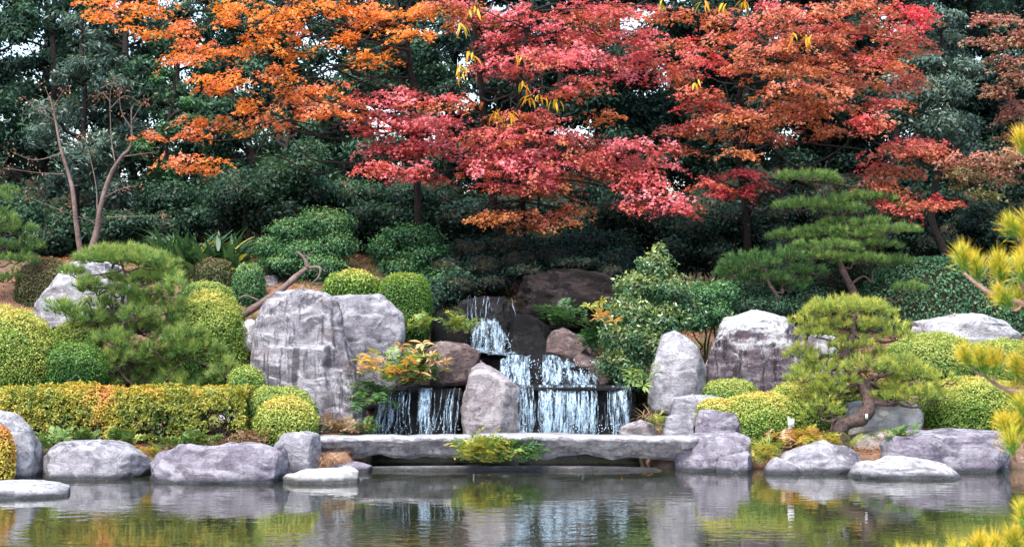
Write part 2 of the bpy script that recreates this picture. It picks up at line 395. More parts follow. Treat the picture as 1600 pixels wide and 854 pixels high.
def fallmat(name, col, a0, a1):
    m, nt, out = newmat(name)
    pos = N(nt, 'ShaderNodeNewGeometry').outputs['Position']
    mp = N(nt, 'ShaderNodeMapping'); mp.inputs['Scale'].default_value = (16, 3, 2.0); nt.links.new(pos, mp.inputs[0])
    n1 = noise_n(nt, mp.outputs[0], 1.5, 5, .65, .5)
    n2 = noise_n(nt, pos, 28, 4, .6)
    a = maprange(nt, math_n(nt, 'ADD', math_n(nt, 'MULTIPLY', n1, .7), math_n(nt, 'MULTIPLY', n2, .3)), a0, a1, .05, .85)
    b = bsdf(nt, col, .25, .5, bump(nt, n1, .6, .03)); nt.links.new(a, b.inputs['Alpha'])
    nt.links.new(b.outputs[0], out.inputs[0]); return m
M['fall'] = fallmat('falling white water', (.40, .54, .66), .44, .68)
M['foam'] = simple('foam', (.42, .55, .68), .5)
def sheetmat():
    m, nt, out = newmat('thin sheet of falling water')
    pos = N(nt, 'ShaderNodeNewGeometry').outputs['Position']
    def mapped(sc):
        mp = N(nt, 'ShaderNodeMapping'); mp.inputs['Scale'].default_value = sc; nt.links.new(pos, mp.inputs[0]); return mp.outputs[0]
    n1 = noise_n(nt, mapped((17, 4, 2.2)), 1.5, 5, .65, .5); nb = noise_n(nt, mapped((6.5, 2, .45)), 1.0, 3, .5); n3 = noise_n(nt, mapped((9, 9, 5)), 3.0, 5, .65)
    f = math_n(nt, 'ADD', math_n(nt, 'ADD', math_n(nt, 'MULTIPLY', n1, .45), math_n(nt, 'MULTIPLY', nb, .35)), math_n(nt, 'MULTIPLY', n3, .2))
    b = bsdf(nt, ramp_n(nt, n1, [(.35, (.10, .17, .26)), (.65, (.46, .60, .70))]), .18, .5, bump(nt, n1, .8, .04)); nt.links.new(maprange(nt, f, .455, .62, .03, .8), b.inputs['Alpha'])
    nt.links.new(b.outputs[0], out.inputs[0]); return m
M['sheet'] = sheetmat()

# ------------------------------------------------------------------ the setting: ground, pond
def grid_mesh(xs, ys, zf):
    X, Y = np.meshgrid(xs, ys, indexing='xy'); Zv = zf(X, Y)
    V = np.stack([X, Y, Zv], -1).reshape(-1, 3); nx, ny = len(xs), len(ys)
    i = np.arange(ny - 1)[:, None] * nx; j = np.arange(nx - 1)[None]
    q = np.stack([i + j, i + j + 1, i + nx + j + 1, i + nx + j], -1).reshape(-1)
    return V, q, np.full((nx - 1) * (ny - 1), 4)
xs = np.concatenate([-np.geomspace(2500, 14, 18), np.arange(-13, 13.01, .16), np.geomspace(14, 2500, 18)])
ys = np.concatenate([[-400, -60, -20, -8, 0], np.arange(2, 25, .6), np.arange(25, 38, .16), np.arange(38, 60, 1.2), np.geomspace(62, 4000, 18)])
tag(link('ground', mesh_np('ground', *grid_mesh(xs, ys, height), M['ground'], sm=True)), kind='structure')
V, q, s = grid_mesh(np.linspace(-45, 45, 31), np.linspace(3, 29.6, 20), lambda x, y: x * 0)
tag(link('water', mesh_np('water', V, q, s, M['water'], sm=True)), kind='structure')

# ------------------------------------------------------------------ rocks
def rock_mesh(poly, Y, depth, e=3.2, rough=.058, steps=(), facets=17, seed=0, nz=42, nt=80, crack=.014, topround=.5, lean=0.0, layered=.3):
    r = np.random.default_rng(seed + 100)
    pts = np.array([P(a, b, Y) for a, b in poly]); x = pts[:, 0]; z = pts[:, 2]
    z0, z1 = z.min(), z.max(); H = z1 - z0
    tt = 1 - (1 - np.linspace(0, 1, nz)) ** 1.35
    zs = z0 + H * (tt * .996 + .002)
    xl = np.empty(nz); xr = np.empty(nz)
    n = len(pts)
    for k, zz in enumerate(zs):
        c = []
        for i in range(n):
            za, zb = z[i], z[(i + 1) % n]
            if (za - zz) * (zb - zz) <= 0 and za != zb:
                c.append(x[i] + (x[(i + 1) % n] - x[i]) * (zz - za) / (zb - za))
        xl[k], xr[k] = (min(c), max(c)) if c else (xl[k - 1], xr[k - 1])
    k3 = np.array([.25, .5, .25])
    sm = lambda a: np.concatenate([[a[0]], np.convolve(a, k3, 'valid'), [a[-1]]])
    xl = sm(xl); xr = sm(xr)
    hw = (xr - xl) / 2; xm = (xr + xl) / 2; W = hw.max()
    hd = depth * (hw / W) ** .5 * np.sqrt(1 - topround * np.clip((tt - .45) / .55, 0, 1) ** 3)
    th = np.linspace(0, 2 * math.pi, nt, endpoint=False); c, s_ = np.cos(th), np.sin(th)
    cx = np.sign(c) * np.abs(c) ** (2 / e); cy = np.sign(s_) * np.abs(s_) ** (2 / e)
    yo = Y + lean * tt * H
    V = np.stack([xm[:, None] + hw[:, None] * cx, yo[:, None] + hd[:, None] * cy, np.repeat(zs[:, None], nt, 1)], -1)
    caps = []
    for sc, up in ((.82, .006), (.6, .01), (.35, .013), (.12, .014)):
        ring = V[-1].copy(); cen = ring.mean(0); ring[:, :2] = cen[:2] + (ring[:, :2] - cen[:2]) * sc; ring[:, 2] += up * H
        caps.append(ring)
    V = np.concatenate([V, np.array(caps)]); m = len(V); V = V.reshape(-1, 3)
    for (pa, pb, py, amt) in steps:      # a ledge: the face below row py stands proud between columns pa and pb
        a_, b_, zz = P(pa, py, Y)[0], P(pb, py, Y)[0], P(pa, py, Y)[2]
        w_ = smooth(a_ - .06, a_ + .06, V[:, 0]) * (1 - smooth(b_ - .06, b_ + .06, V[:, 0])) * (1 - smooth(zz - .05, zz + .02, V[:, 2])) * (V[:, 1] < Y)
        V[:, 1] -= amt * w_
    cen = np.array([V[:, 0].mean(), Y, (z0 + z1) / 2]); size = max(W, H / 2)
    # hewn facets
    b0, b1 = V.min(0), V.max(0); d0 = V - cen
    for k in range(facets):
        nd = norm(r.normal(size=3) * np.array([1, 1, .6])); 
        if nd[2] > .55: nd[2] *= .4; nd = norm(nd)
        off = (d0 @ nd); lim = np.percentile(off, 99.5) * r.uniform(.78, .95)
        over = np.maximum((V - cen) @ nd - lim, 0); V -= over[:, None] * nd * .97
    c0, c1 = V.min(0), V.max(0); V = b0 + (V - c0) / (c1 - c0) * (b1 - b0)
    # surface relief
    G = V.reshape(m, nt, 3)
    du = np.roll(G, -1, 1) - np.roll(G, 1, 1); dv = np.gradient(G, axis=0); nn = norm(np.cross(du, dv)).reshape(-1, 3)
    q = V / size
    so = seed * 7.7
    tq = fbm(q * 2.3 + so + 9, 3) * 2.6; fq = np.floor(tq); st_ = (fq + smooth(.38, .62, tq - fq)) / 2.6
    d = rough * size * (fbm(q * 1.6 + so, 3) * .45 + st_ * .38 - np.abs(fbm(q * 3.4 + so + 5, 3)) * .35)
    ql = q @ np.array([[1, .2, .25], [0, 1, .1], [.1, .2, 1]]) * np.array([1.0, 1.0, 5.0])
    d += layered * rough * size * fbm(ql + so, 4)
    cr = noise3(q * np.array([1.5, 1.5, .9]) + so + 31) + .25 * noise3(q * 5 + so)
    d -= crack * size * np.exp(-(cr / .035) ** 2)
    d += .16 * rough * size * fbm(q * 11 + so, 3)
    V = V + nn * d[:, None]
    i = np.arange(m - 1)[:, None] * nt; j = np.arange(nt)[None]; j2 = (j + 1) % nt
    Q = np.stack([i + j, i + j2, i + nt + j2, i + nt + j], -1).reshape(-1)
    loops = np.concatenate([Q, np.arange(nt)[::-1], np.arange(nt) + (m - 1) * nt])
    return V, loops, np.concatenate([np.full((m - 1) * nt, 4), [nt, nt]])

_seed = [0]
def rock(name, label, poly, Y, depth, mat, cat='rock', group=None, **kw):
    _seed[0] += 1; kw.setdefault('seed', _seed[0])
    V, l, s_ = rock_mesh(poly, Y, depth, **kw)
    o = np.array([V[:, 0].mean(), Y, V[:, 2].min()])
    ob = link(name, mesh_np(name, V - o, l, s_, M[mat], sm=True), None, o)
    return tag(ob, label, cat, group)

SH = 'stones along the pond edge'
rock('boulder', 'pale upright boulder behind the orange bush at the far left water edge', [(-45, 765), (-35, 665), (-5, 640), (22, 647), (48, 672), (62, 705), (62, 765)], 26.1, .5, 'grey_white', group=SH, facets=7)
rock('flat_stone', 'low flat pale slab lying in the water at the left corner of the pond', [(-70, 792), (-50, 757), (20, 752), (80, 753), (112, 765), (122, 783), (118, 795)], 24.1, .6, 'grey_white', group=SH, nz=26, rough=.03)
rock('boulder', 'rounded pale grey boulder at the water edge below the left end of the hedge', [(60, 768), (66, 727), (85, 702), (102, 689), (160, 686), (200, 694), (227, 711), (236, 735), (222, 768)], 26.2, .58, 'grey', group=SH)
rock('boulder', 'long low violet grey boulder at the water edge in front of the hedge', [(226, 778), (232, 737), (256, 708), (292, 697), (370, 694), (430, 698), (450, 714), (452, 778)], 25.75, .6, 'grey_purple', group=SH, layered=1.0)
rock('block_stone', 'squared upright stone at the left end of the stone bridge', [(424, 762), (426, 692), (440, 678), (480, 673), (500, 680), (502, 762)], 26.75, .36, 'grey', group=SH, e=4.5)
rock('flat_stone', 'low whitish stone lying in the water in front of the squared bridge end stone', [(440, 775), (444, 743), (470, 735), (540, 729), (560, 738), (563, 775)], 25.5, .36, 'white', group=SH, nz=28)
rock('flat_stone', 'small dark flat stone under the left end of the stone bridge', [(505, 752), (510, 727), (555, 720), (578, 728), (582, 752)], 26.75, .25, 'grey_purple', group=SH, nz=24, nt=56)
rock('ledge_stone', 'thin pinkish stone ledge at the waterline under the bridge', [(575, 752), (577, 729), (700, 727), (832, 727), (1000, 731), (1046, 734), (1046, 752)], 26.95, .13, 'pinkish', nz=16, rough=.004, facets=2, crack=.001)
rock('block_stone', 'big squared violet stone at the right end of the stone bridge', [(1052, 752), (1053, 690), (1072, 677), (1150, 674), (1169, 682), (1174, 752)], 27.2, .48, 'grey_purple', group=SH, e=4.5)
rock('block_stone', 'upper notched stone sitting behind the squared stone at the right bridge end', [(1085, 700), (1087, 641), (1112, 637), (1133, 646), (1152, 642), (1158, 700)], 27.85, .3, 'grey_purple', e=4)
rock('block_stone', 'low stepped stone leaning on the front of the squared violet stone', [(1116, 752), (1118, 714), (1168, 704), (1176, 712), (1176, 752)], 26.75, .24, 'grey_purple', group=SH, e=4, nz=30, nt=60)
rock('boulder', 'humped grey boulder at the water edge left of the bent pine trunk', [(1202, 750), (1214, 714), (1250, 696), (1285, 688), (1318, 697), (1346, 716), (1350, 750)], 26.85, .45, 'grey', group=SH)
rock('boulder', 'small low stone at the water edge beside the orange plants', [(1188, 752), (1194, 728), (1210, 713), (1242, 724), (1250, 752)], 26.6, .3, 'grey', group=SH, nz=24, nt=56)
rock('boulder', 'flat pale stone rising from the water in front of the violet boulder', [(1326, 758), (1334, 728), (1380, 716), (1435, 712), (1470, 725), (1502, 745), (1504, 758)], 26.15, .45, 'grey_white', group=SH, layered=1.0)
rock('boulder', 'large smooth violet boulder below the right dome of azalea', [(1374, 745), (1385, 696), (1410, 677), (1480, 670), (1558, 672), (1570, 690), (1578, 716), (1572, 748)], 27.15, .6, 'grey_purple', group=SH)
rock('flat_stone', 'tiny pale stone in the water under the right end of the violet boulder', [(1535, 748), (1540, 729), (1575, 727), (1580, 748)], 26.95, .2, 'grey_white', group=SH, nz=20, nt=48)
rock('boulder', 'half hidden pinkish stone at the right edge of the pond', [(1570, 748), (1578, 714), (1610, 704), (1650, 712), (1660, 748)], 27.6, .4, 'pinkish', group=SH, nz=30)
def bridge_slab(label, px0, px1, py, Y, depth, mat, seed, layers):
    a, b = P(px0, py, Y), P(px1, py, Y); nx = 170; x = np.linspace(a[0], b[0], nx); zt = a[2]
    r = np.random.default_rng(seed); n1 = lambda f, k: noise3(np.stack([x * f, x * 0 + k * 7.3, x * 0 + seed], -1))
    endr = np.clip(np.minimum(x - x[0], x[-1] - x) / .10, 0, 1) ** .5
    top = zt + .045 * n1(.7, 1) + .02 * n1(3, 2) - .03 * (1 - endr)
    F = []          # front profile: rows of (y, z) along x, top to bottom
    yf = Y - depth + .05 * n1(.6, 3) + .035 * n1(2.3, 4) + .012 * n1(9, 5) + .12 * (1 - endr)
    F.append((yf + .03, top)); z = top - .014; F.append((yf, z))
    yy = yf
    for k, (th, inset) in enumerate(layers):
        z = z - th * (1 + .55 * n1(1.1, 10 + k) + .35 * n1(4, 20 + k)); F.append((yy + .03 * n1(5, 50 + k) + .02 * n1(14, 55 + k), z))
        yy = yy + inset * (1 + 1.2 * n1(.9, 30 + k) + .8 * n1(3.5, 40 + k)); z = z - .006; F.append((yy, z))
    rows = [(Y + depth + .04 * n1(1.5, 60), F[-1][1] + 0), (Y + depth + .04 * n1(1.5, 60), top - .02), (x * 0 + Y, top + .01 * n1(4, 70))] + F
    G = np.array([np.stack([x, q_[0], q_[1]], -1) for q_ in rows]); m = len(rows)
    V = G.reshape(-1, 3); i = np.arange(m)[:, None] * nx; i2 = ((np.arange(m) + 1) % m)[:, None] * nx; j = np.arange(nx - 1)[None]
    Q = np.stack([i + j, i2 + j, i2 + j + 1, i + j + 1], -1).reshape(-1)
    loops = np.concatenate([Q, np.arange(m)[::-1] * nx, np.arange(m) * nx + nx - 1])
    o = np.array([V[:, 0].mean(), Y, V[:, 2].min()])
    ob = link('bridge_slab', mesh_np('bridge_slab', V - o, loops, np.concatenate([np.full(m * (nx - 1), 4), [m, m]]), M[mat]), None, o)
    tag(ob, label, 'stone slab')
bridge_slab('long left slab of the stone bridge with shadowed underside', 484, 738, 680, 27.35, .45, 'grey_white', 3, [(.05, .06), (.06, .07), (.08, .04), (.06, .14), (.04, .10)])
bridge_slab('long right slab of the stone bridge under the white water curtain', 741, 1090, 679, 27.2, .45, 'grey_white', 8, [(.05, .05), (.08, .08), (.05, .06), (.08, .12), (.06, .12)])
# second tier
rock('standing_stone', 'tallest streaked grey standing stone left of the waterfall', [(386, 690), (391, 590), (394, 520), (405, 482), (432, 457), (470, 450), (506, 455), (526, 470), (535, 500), (540, 530), (553, 570), (568, 625), (574, 690)], 28.7, .62, 'standing', nz=100, nt=150, rough=.045, facets=10, crack=.012, steps=[(425, 515, 537, .16), (512, 590, 572, .10)])
rock('standing_stone', 'blue grey cracked stone tucked behind the tallest standing stone', [(513, 640), (515, 466), (530, 461), (600, 460), (614, 472), (632, 496), (635, 512), (628, 600), (625, 640)], 29.8, .6, 'grey', nz=60, nt=100, crack=.03)
rock('boulder', 'small white stone left of the tallest standing stone', [(374, 550), (377, 504), (390, 499), (402, 506), (404, 550)], 30.1, .3, 'white', nz=26, nt=56)
rock('boulder', 'wedge shaped pale rock standing between the two lower water curtains', [(722, 712), (718, 602), (734, 577), (752, 563), (788, 585), (810, 602), (812, 712)], 28.75, .5, 'pinkish', nz=50, nt=90)
rock('boulder', 'reddish brown rock above the left water curtain', [(664, 610), (667, 547), (690, 532), (730, 537), (752, 550), (744, 578), (738, 610)], 29.7, .5, 'brown')
rock('boulder', 'small round grey stone among the orange ferns', [(598, 592), (600, 563), (618, 553), (637, 565), (641, 592)], 28.75, .28, 'grey', nz=28, nt=56)
rock('standing_stone', 'pale smooth pointed stone right of the waterfall', [(1012, 650), (1017, 560), (1030, 526), (1055, 515), (1084, 535), (1101, 556), (1102, 650)], 29.1, .5, 'grey_white', nz=56, nt=90, rough=.035)
rock('standing_stone', 'broad rock with white lichen crown and dark purple face', [(1098, 640), (1107, 560), (1118, 521), (1140, 496), (1185, 484), (1224, 492), (1245, 515), (1258, 542), (1264, 640)], 29.9, .75, 'lichen_face', nz=70, nt=120, rough=.055)
rock('boulder', 'whitish rock half hidden behind the small right pine', [(1252, 620), (1260, 532), (1290, 522), (1322, 546), (1330, 620)], 30.5, .5, 'grey_white', nz=36)
rock('boulder', 'low sloping grey rock in front of the clipped green hedge', [(1422, 548), (1430, 507), (1478, 496), (1490, 486), (1530, 492), (1565, 505), (1583, 532), (1585, 548)], 31.7, .8, 'grey_white', layered=1.0)
rock('flat_stone', 'flat topped grey stone behind the pointed violet blocks', [(1046, 665), (1049, 621), (1080, 617), (1138, 618), (1144, 665)], 28.5, .45, 'grey', e=4, nz=32)
rock('boulder', 'small grey stone behind the right end of the bridge slab', [(1032, 694), (1038, 651), (1058, 644), (1078, 648), (1088, 694)], 28.0, .28, 'grey', nz=30, nt=60)
rock('boulder', 'small pinkish stone at the right foot of the water curtain', [(966, 694), (971, 666), (1000, 655), (1022, 664), (1028, 694)], 28.1, .25, 'pinkish', nz=28, nt=60)
rock('flat_stone', 'broad pale stone behind the bent pine trunk', [(1302, 710), (1305, 632), (1360, 626), (1428, 628), (1441, 645), (1434, 690), (1424, 710)], 28.4, .42, 'white', e=4, facets=5, topround=.3)
rock('flat_stone', 'low beige step stone at the foot of the broad pale stone', [(1318, 720), (1326, 678), (1350, 672), (1424, 672), (1430, 720)], 27.9, .3, 'beige', e=4, nz=28)
rock('boulder', 'large pale sloping rock behind the left pine', [(50, 515), (62, 481), (90, 446), (120, 409), (150, 402), (186, 415), (200, 445), (210, 515)], 31.5, .9, 'grey_white', nz=54, nt=90, layered=.8)
rock('boulder', 'pale stone glimpsed behind the bare right end of the hedge', [(328, 705), (334, 652), (360, 640), (385, 655), (390, 705)], 28.75, .25, 'white', nz=28, nt=56)
rock('boulder', 'small brownish stone under the cloud shaped shrub', [(396, 460), (402, 432), (434, 430), (440, 460)], 33.2, .3, 'pinkish', nz=26, nt=56)
# cascade rocks
rock('boulder', 'big dark rounded boulder at the top right of the waterfall', [(798, 520), (802, 457), (815, 433), (860, 422), (920, 424), (955, 440), (966, 470), (958, 520)], 32.3, .8, 'dark_brown', nz=60, nt=100, layered=1.2)
rock('boulder', 'reddish rock lying under the dark fern beside the middle cascade', [(852, 560), (856, 518), (880, 512), (912, 528), (926, 548), (922, 575)], 30.8, .4, 'brown', nz=36)
rock('boulder', 'low dark brown rock sloping down to the right end of the lip stone', [(880, 612), (888, 560), (912, 552), (945, 562), (962, 580), (964, 612)], 30.1, .4, 'brown', nz=36)
rock('cascade_rock', 'black wet rock wall behind the right water curtain', [(800, 735), (803, 606), (850, 602), (930, 602), (992, 604), (998, 650), (1002, 735)], 29.3, .6, 'wet', nz=60, nt=130, rough=.09, e=5, topround=.1)
rock('cascade_rock', 'black wet rock wall behind the left water curtain', [(578, 735), (588, 640), (596, 612), (640, 604), (724, 605), (732, 735)], 29.3, .6, 'wet', nz=60, nt=120, rough=.09, e=4, topround=.1)
rock('cascade_rock', 'sloping wet rock under the middle cascade', [(765, 625), (770, 585), (790, 560), (820, 551), (880, 553), (925, 575), (945, 600), (950, 625)], 30.2, .75, 'wet', nz=50, nt=110, rough=.08, topround=.9)
rock('cascade_rock', 'dark rock wall of the upper waterfall', [(700, 575), (712, 485), (730, 466), (790, 464), (815, 490), (840, 575)], 32.0, .6, 'wet', nz=50, nt=100, rough=.09)
rock('cascade_rock', 'dark mossy rock left of the upper waterfall', [(672, 570), (680, 500), (700, 488), (722, 492), (732, 525), (738, 570)], 31.3, .4, 'wet', nz=44)
rock('cascade_rock', 'dark brown rock right of the upper waterfall', [(796, 570), (802, 490), (830, 492), (868, 518), (882, 555), (880, 580)], 31.4, .5, 'wet', nz=44)
rock('lip_stone', 'thin dark lip stone over the right water curtain', [(800, 607), (802, 600), (900, 598), (990, 601), (992, 608)], 29.05, .5, 'wet', cat='stone slab', nz=14, nt=90, rough=.006, facets=2, crack=.001, topround=.1)
rock('boulder', 'stone step in the stream beside the reddish brown rock', [(735, 600), (738, 556), (770, 545), (800, 556), (805, 600)], 30.9, .4, 'dark_brown', nz=30, nt=64)

# ------------------------------------------------------------------ water falls
def sheet(buf, x0, x1, ytop_px, ybot_px, Yt, Yb, n, gaps, seed, wmin=.006, wmax=.03, bulge=.10, slope=False, side=0):
    r = np.random.default_rng(seed)
    k = 14
    for _ in range(n):
        px = r.uniform(x0, x1)
        if any(a <= px <= b for a, b in gaps) and r.random() > .12: continue
        cl = float(noise3(np.array([[px * .16, seed * 5.3, .5]]))[0]) + .5 * float(noise3(np.array([[px * .45, seed * 3.3, 9.5]]))[0])
        if r.random() > .62 + 1.1 * cl: continue
        t = np.linspace(0, 1, k); yt = ytop_px(px) if callable(ytop_px) else ytop_px
        a = P(px, yt + r.uniform(-1.5, 1.5), Yt); drift = r.normal() * .03 + side
        b = P(px, (ybot_px(px) if callable(ybot_px) else ybot_px) + r.uniform(-4, 2), Yb); b[0] = a[0] + drift
        t0, t1 = (0, r.uniform(.55, 1)) if r.random() < .5 else sorted(r.uniform(0, 1, 2))
        if t1 - t0 < .15: t1 = min(1, t0 + .2); 
        t = t0 + (t1 - t0) * t
        pz = a[2] + (b[2] - a[2]) * (t ** (1.0 if slope else 1.15))
        py = a[1] + (b[1] - a[1]) * (t ** (1.0 if slope else .5)) - bulge * np.sin(np.minimum(t * 2, 1) * math.pi / 2) * r.uniform(.6, 1.2)
        pxx = a[0] + (b[0] - a[0]) * t + .012 * np.cumsum(r.normal(size=k)) * .5
        pxx = pxx + np.cumsum(r.normal(size=k)) * .010 * t; w = r.uniform(wmin, wmax) * (.6 + .7 * t) * (1 - .8 * np.abs(np.linspace(-1, 1, k)) ** 4)
        Lp = np.stack([pxx - w, py + w * .5, pz], -1); C = np.stack([pxx, py - w * .4, pz], -1); R_ = np.stack([pxx + w, py + w * .5, pz], -1)
        for A, B in ((Lp, C), (C, R_)):
            buf.add(np.stack([A[:-1], A[1:], B[1:], B[:-1]], 1), np.full(k - 1, .5))

def drops(buf, px0, px1, py0, py1, Y, n, r0=.004, r1=.012, seed=0):
    r = np.random.default_rng(seed)
    for _ in range(n):
        c = P(r.uniform(px0, px1), r.uniform(py0, py1), Y + r.uniform(-.15, .15)); s_ = r.uniform(r0, r1)
        o = np.array([[1, 0, 0], [0, 1, 0], [-1, 0, 0], [0, -1, 0], [0, 0, 1.3], [0, 0, -1.3]]) * s_ + c
        T = [(0, 1, 4), (1, 2, 4), (2, 3, 4), (3, 0, 4), (1, 0, 5), (2, 1, 5), (3, 2, 5), (0, 3, 5)]
        buf.add(np.array([[o[i] for i in t] for t in T]), np.full(8, .5))

def film(buf, x0, x1, ytop, ybot, Yt, Yb, seed, bulge=.10, slope=False, rag=False):
    nx = max(8, int((x1 - x0) * .7)); nz = 22; G = np.zeros((nz, nx, 3))
    for j, px in enumerate(np.linspace(x0, x1, nx)):
        jt = float(noise3(np.array([[px * .11, seed * 3.7, 1.5]]))[0]) * 5 + float(noise3(np.array([[px * .4, seed * 3.7, 4.5]]))[0]) * 2.5
        a = P(px, (ytop(px) if callable(ytop) else ytop) + (max(jt, -1.5) if rag else 0), Yt); b = P(px, ybot(px) if callable(ybot) else ybot, Yb); t = np.linspace(0, 1, nz)
        G[:, j, 0] = a[0] + (b[0] - a[0]) * t; G[:, j, 2] = a[2] + (b[2] - a[2]) * t
        G[:, j, 1] = a[1] + (b[1] - a[1]) * (t if slope else t ** .5) - bulge * .8 * np.sin(np.minimum(t * 2, 1) * math.pi / 2)
    q = np.stack([G[..., 0] * 9, G[..., 2] * 1.5, G[..., 1] * 0 + seed], -1).reshape(-1, 3)
    G[..., 1] += .035 * noise3(q).reshape(nz, nx); G[..., 0] += .02 * noise3(q * 1.7 + 5).reshape(nz, nx)
    Qd = np.stack([G[:-1, :-1], G[1:, :-1], G[1:, 1:], G[:-1, 1:]], 2).reshape(-1, 4, 3)
    buf.add(Qd, np.full(len(Qd), .5))

def waterfall(label, loc, sheets, foam, films=()):
    t = thing('waterfall', label, 'waterfall', loc, 'falls of the cascade')
    b = Buf()
    for a in sheets: sheet(b, *a[0], **a[1])
    b.build('water_curtain', M['fall'], t)['kind'] = 'stuff'
    f = Buf()
    for a in films: film(f, *a[0], **a[1])
    f.build('water_film', M['sheet'], t)
    f = Buf()
    for a in foam: drops(f, *a)
    o = f.build('spray_drops', M['foam'], t); o['kind'] = 'stuff'
waterfall('broad white water curtain falling behind the right bridge slab', P(890, 690, 28.5),
          [((808, 930, 601, 690, 28.72, 28.40, 130, [(833, 842), (863, 868)], 1), dict(wmax=.028)),
           ((925, 957, 601, 690, 28.75, 28.5, 12, [], 2), dict(wmax=.012)),
           ((957, 985, 602, 690, 28.75, 28.45, 30, [], 3), dict(wmax=.024))],
          [(808, 985, 660, 690, 28.3, 150, .004, .010, 1)],
          [((809, 833, 601, 690, 28.74, 28.42, 1), {}), ((841, 863, 601, 690, 28.74, 28.42, 2), {}), ((867, 905, 601, 690, 28.73, 28.40, 12), {}), ((908, 930, 601, 690, 28.75, 28.43, 13), {}), ((956, 985, 602, 690, 28.76, 28.46, 3), {})])
waterfall('thin broken water strands over the black rock left of the wedge rock', P(655, 690, 28.6),
          [((596, 622, 612, 690, 28.72, 28.42, 36, [], 4), dict(wmax=.014, side=-.12)),
           ((622, 645, 606, 690, 28.70, 28.42, 22, [], 5), dict(wmax=.013, side=-.06)),
           ((655, 674, 606, 690, 28.70, 28.40, 34, [], 6), dict(wmax=.016)),
           ((676, 700, 606, 690, 28.70, 28.42, 8, [], 7), dict(wmax=.010)),
           ((702, 720, 606, 690, 28.70, 28.42, 34, [], 8), dict(wmax=.014, side=-.10))],
          [(596, 720, 664, 690, 28.35, 90, .004, .009, 2)], [((655, 675, 606, 690, 28.73, 28.43, 5), {})])
mid = lambda px: float(np.interp(px, [775, 800, 870, 930], [566, 554, 556, 584]))
waterfall('white cascade spreading over the sloping rock above the lip stone', P(860, 600, 29.6),
          [((785, 932, mid, 600, 29.75, 29.25, 130, [(826, 846)], 9), dict(wmax=.026, bulge=.05, slope=True)),
           ((738, 850, lambda p: float(np.interp(p, [738, 850], [540, 556])), lambda p: float(np.interp(p, [738, 850], [549, 564])), 30.6, 30.0, 110, [], 10), dict(wmax=.03, bulge=.02, slope=True))],
          [(790, 925, 560, 600, 29.4, 200, .004, .011, 3)],
          [((782, 828, mid, 601, 29.74, 29.22, 7), dict(bulge=.05, slope=True, rag=True)), ((848, 934, mid, 601, 29.74, 29.22, 8), dict(bulge=.05, slope=True, rag=True)), ((738, 850, lambda p: float(np.interp(p, [738, 850], [541, 557])), lambda p: float(np.interp(p, [738, 850], [548, 564])), 30.6, 30.0, 9), dict(bulge=.04, slope=True, rag=True))])
waterfall('narrow blue white fall at the top of the cascade', P(765, 545, 31.2),
          [((737, 790, lambda p: float(np.interp(p, [738, 755, 775, 788], [512, 496, 500, 520])), 545, 31.40, 31.15, 70, [], 11), dict(wmax=.022)),
           ((728, 800, 462, 515, 31.5, 31.35, 22, [], 12), dict(wmax=.008))],
          [(735, 800, 520, 548, 31.1, 120, .004, .011, 4)], [((738, 788, lambda p: float(np.interp(p, [738, 755, 775, 788], [512, 494, 498, 520])), 547, 31.42, 31.15, 11), dict(rag=True))])
# pool under the upper fall
def pool(name, pts, mat):
    V = np.array(pts); me = mesh_np(name, V, np.arange(len(V)), [len(V)], mat)
    tag(link(name, me), kind='structure')
pz_ = CH - (548 - HY) / FP * 31.0
pool('stream_pool', [(-1.0, 30.5, pz_), (.5, 30.2, pz_ - .02), (.8, 30.9, pz_), (.1, 31.6, pz_), (-.95, 31.7, pz_)], M['pool'])
pz2 = CH - (603 - HY) / FP * 29.3
pool('stream_ledge_water', [(.05, 28.75, pz2), (2.0, 28.75, pz2), (2.0, 29.7, pz2 + .01), (.0, 29.7, pz2 + .01)], M['pool'])

# ------------------------------------------------------------------ foliage helpers
def unit(n):
    return norm(rng.normal(size=(n, 3)))

def blob_leaves(buf, c, r, cov, L, W, tint=.5, thick=(.8, 1.0), e=2.0, lump=.1, up=.3, jit=.5, zmin=-1.0, tn=.25, tup=.15, lf=2.2, fold=.2, nmax=60000, tdepth=.0, hole=None):
    r = np.asarray(r, float); c = np.asarray(c, float)
    pw = 1.6; area = 4 * math.pi * (((r[0] * r[1]) ** pw + (r[0] * r[2]) ** pw + (r[1] * r[2]) ** pw) / 3) ** (1 / pw)
    n = min(int(cov * area / (.5 * L * W)), nmax)
    u = unit(n); u = u[u[:, 2] > zmin]; n = len(u)
    p = u / (np.sum(np.abs(u) ** e, 1) ** (1 / e))[:, None]
    q = rng.random(n); rr = thick[0] + (thick[1] - thick[0]) * q
    so = c * 3.1
    lm = noise3(u * lf + so) + .5 * noise3(u * lf * 2.3 + so)
    pos = c + r * p * (rr * (1 + lump * lm))[:, None]
    if hole is not None:
        k = noise3(pos * hole[0] + 7) > hole[1]; pos = pos[k]; u = u[k]; q = q[k]; lm = lm[k]; n = len(pos)
    nr = norm(np.sign(p[:n] if hole is None else u) * np.abs(u) ** (e - 1) / r)
    nl = norm(nr * (1 - jit * .5) + up * Z3 + jit * rng.normal(size=(n, 3)) * .7)
    t = tint + tn * noise3(pos * 2.1 + 3) + tn * .6 * noise3(pos * 6.3) + tup * (nr[:, 2] - .2) + tdepth * (q - .5)  # upward leaves tinted lighter: new growth, with top light painted in
    l = L * rng.uniform(.7, 1.25, n)
    buf.add(diamonds(pos, nl, l, l * W / L, fold), t)

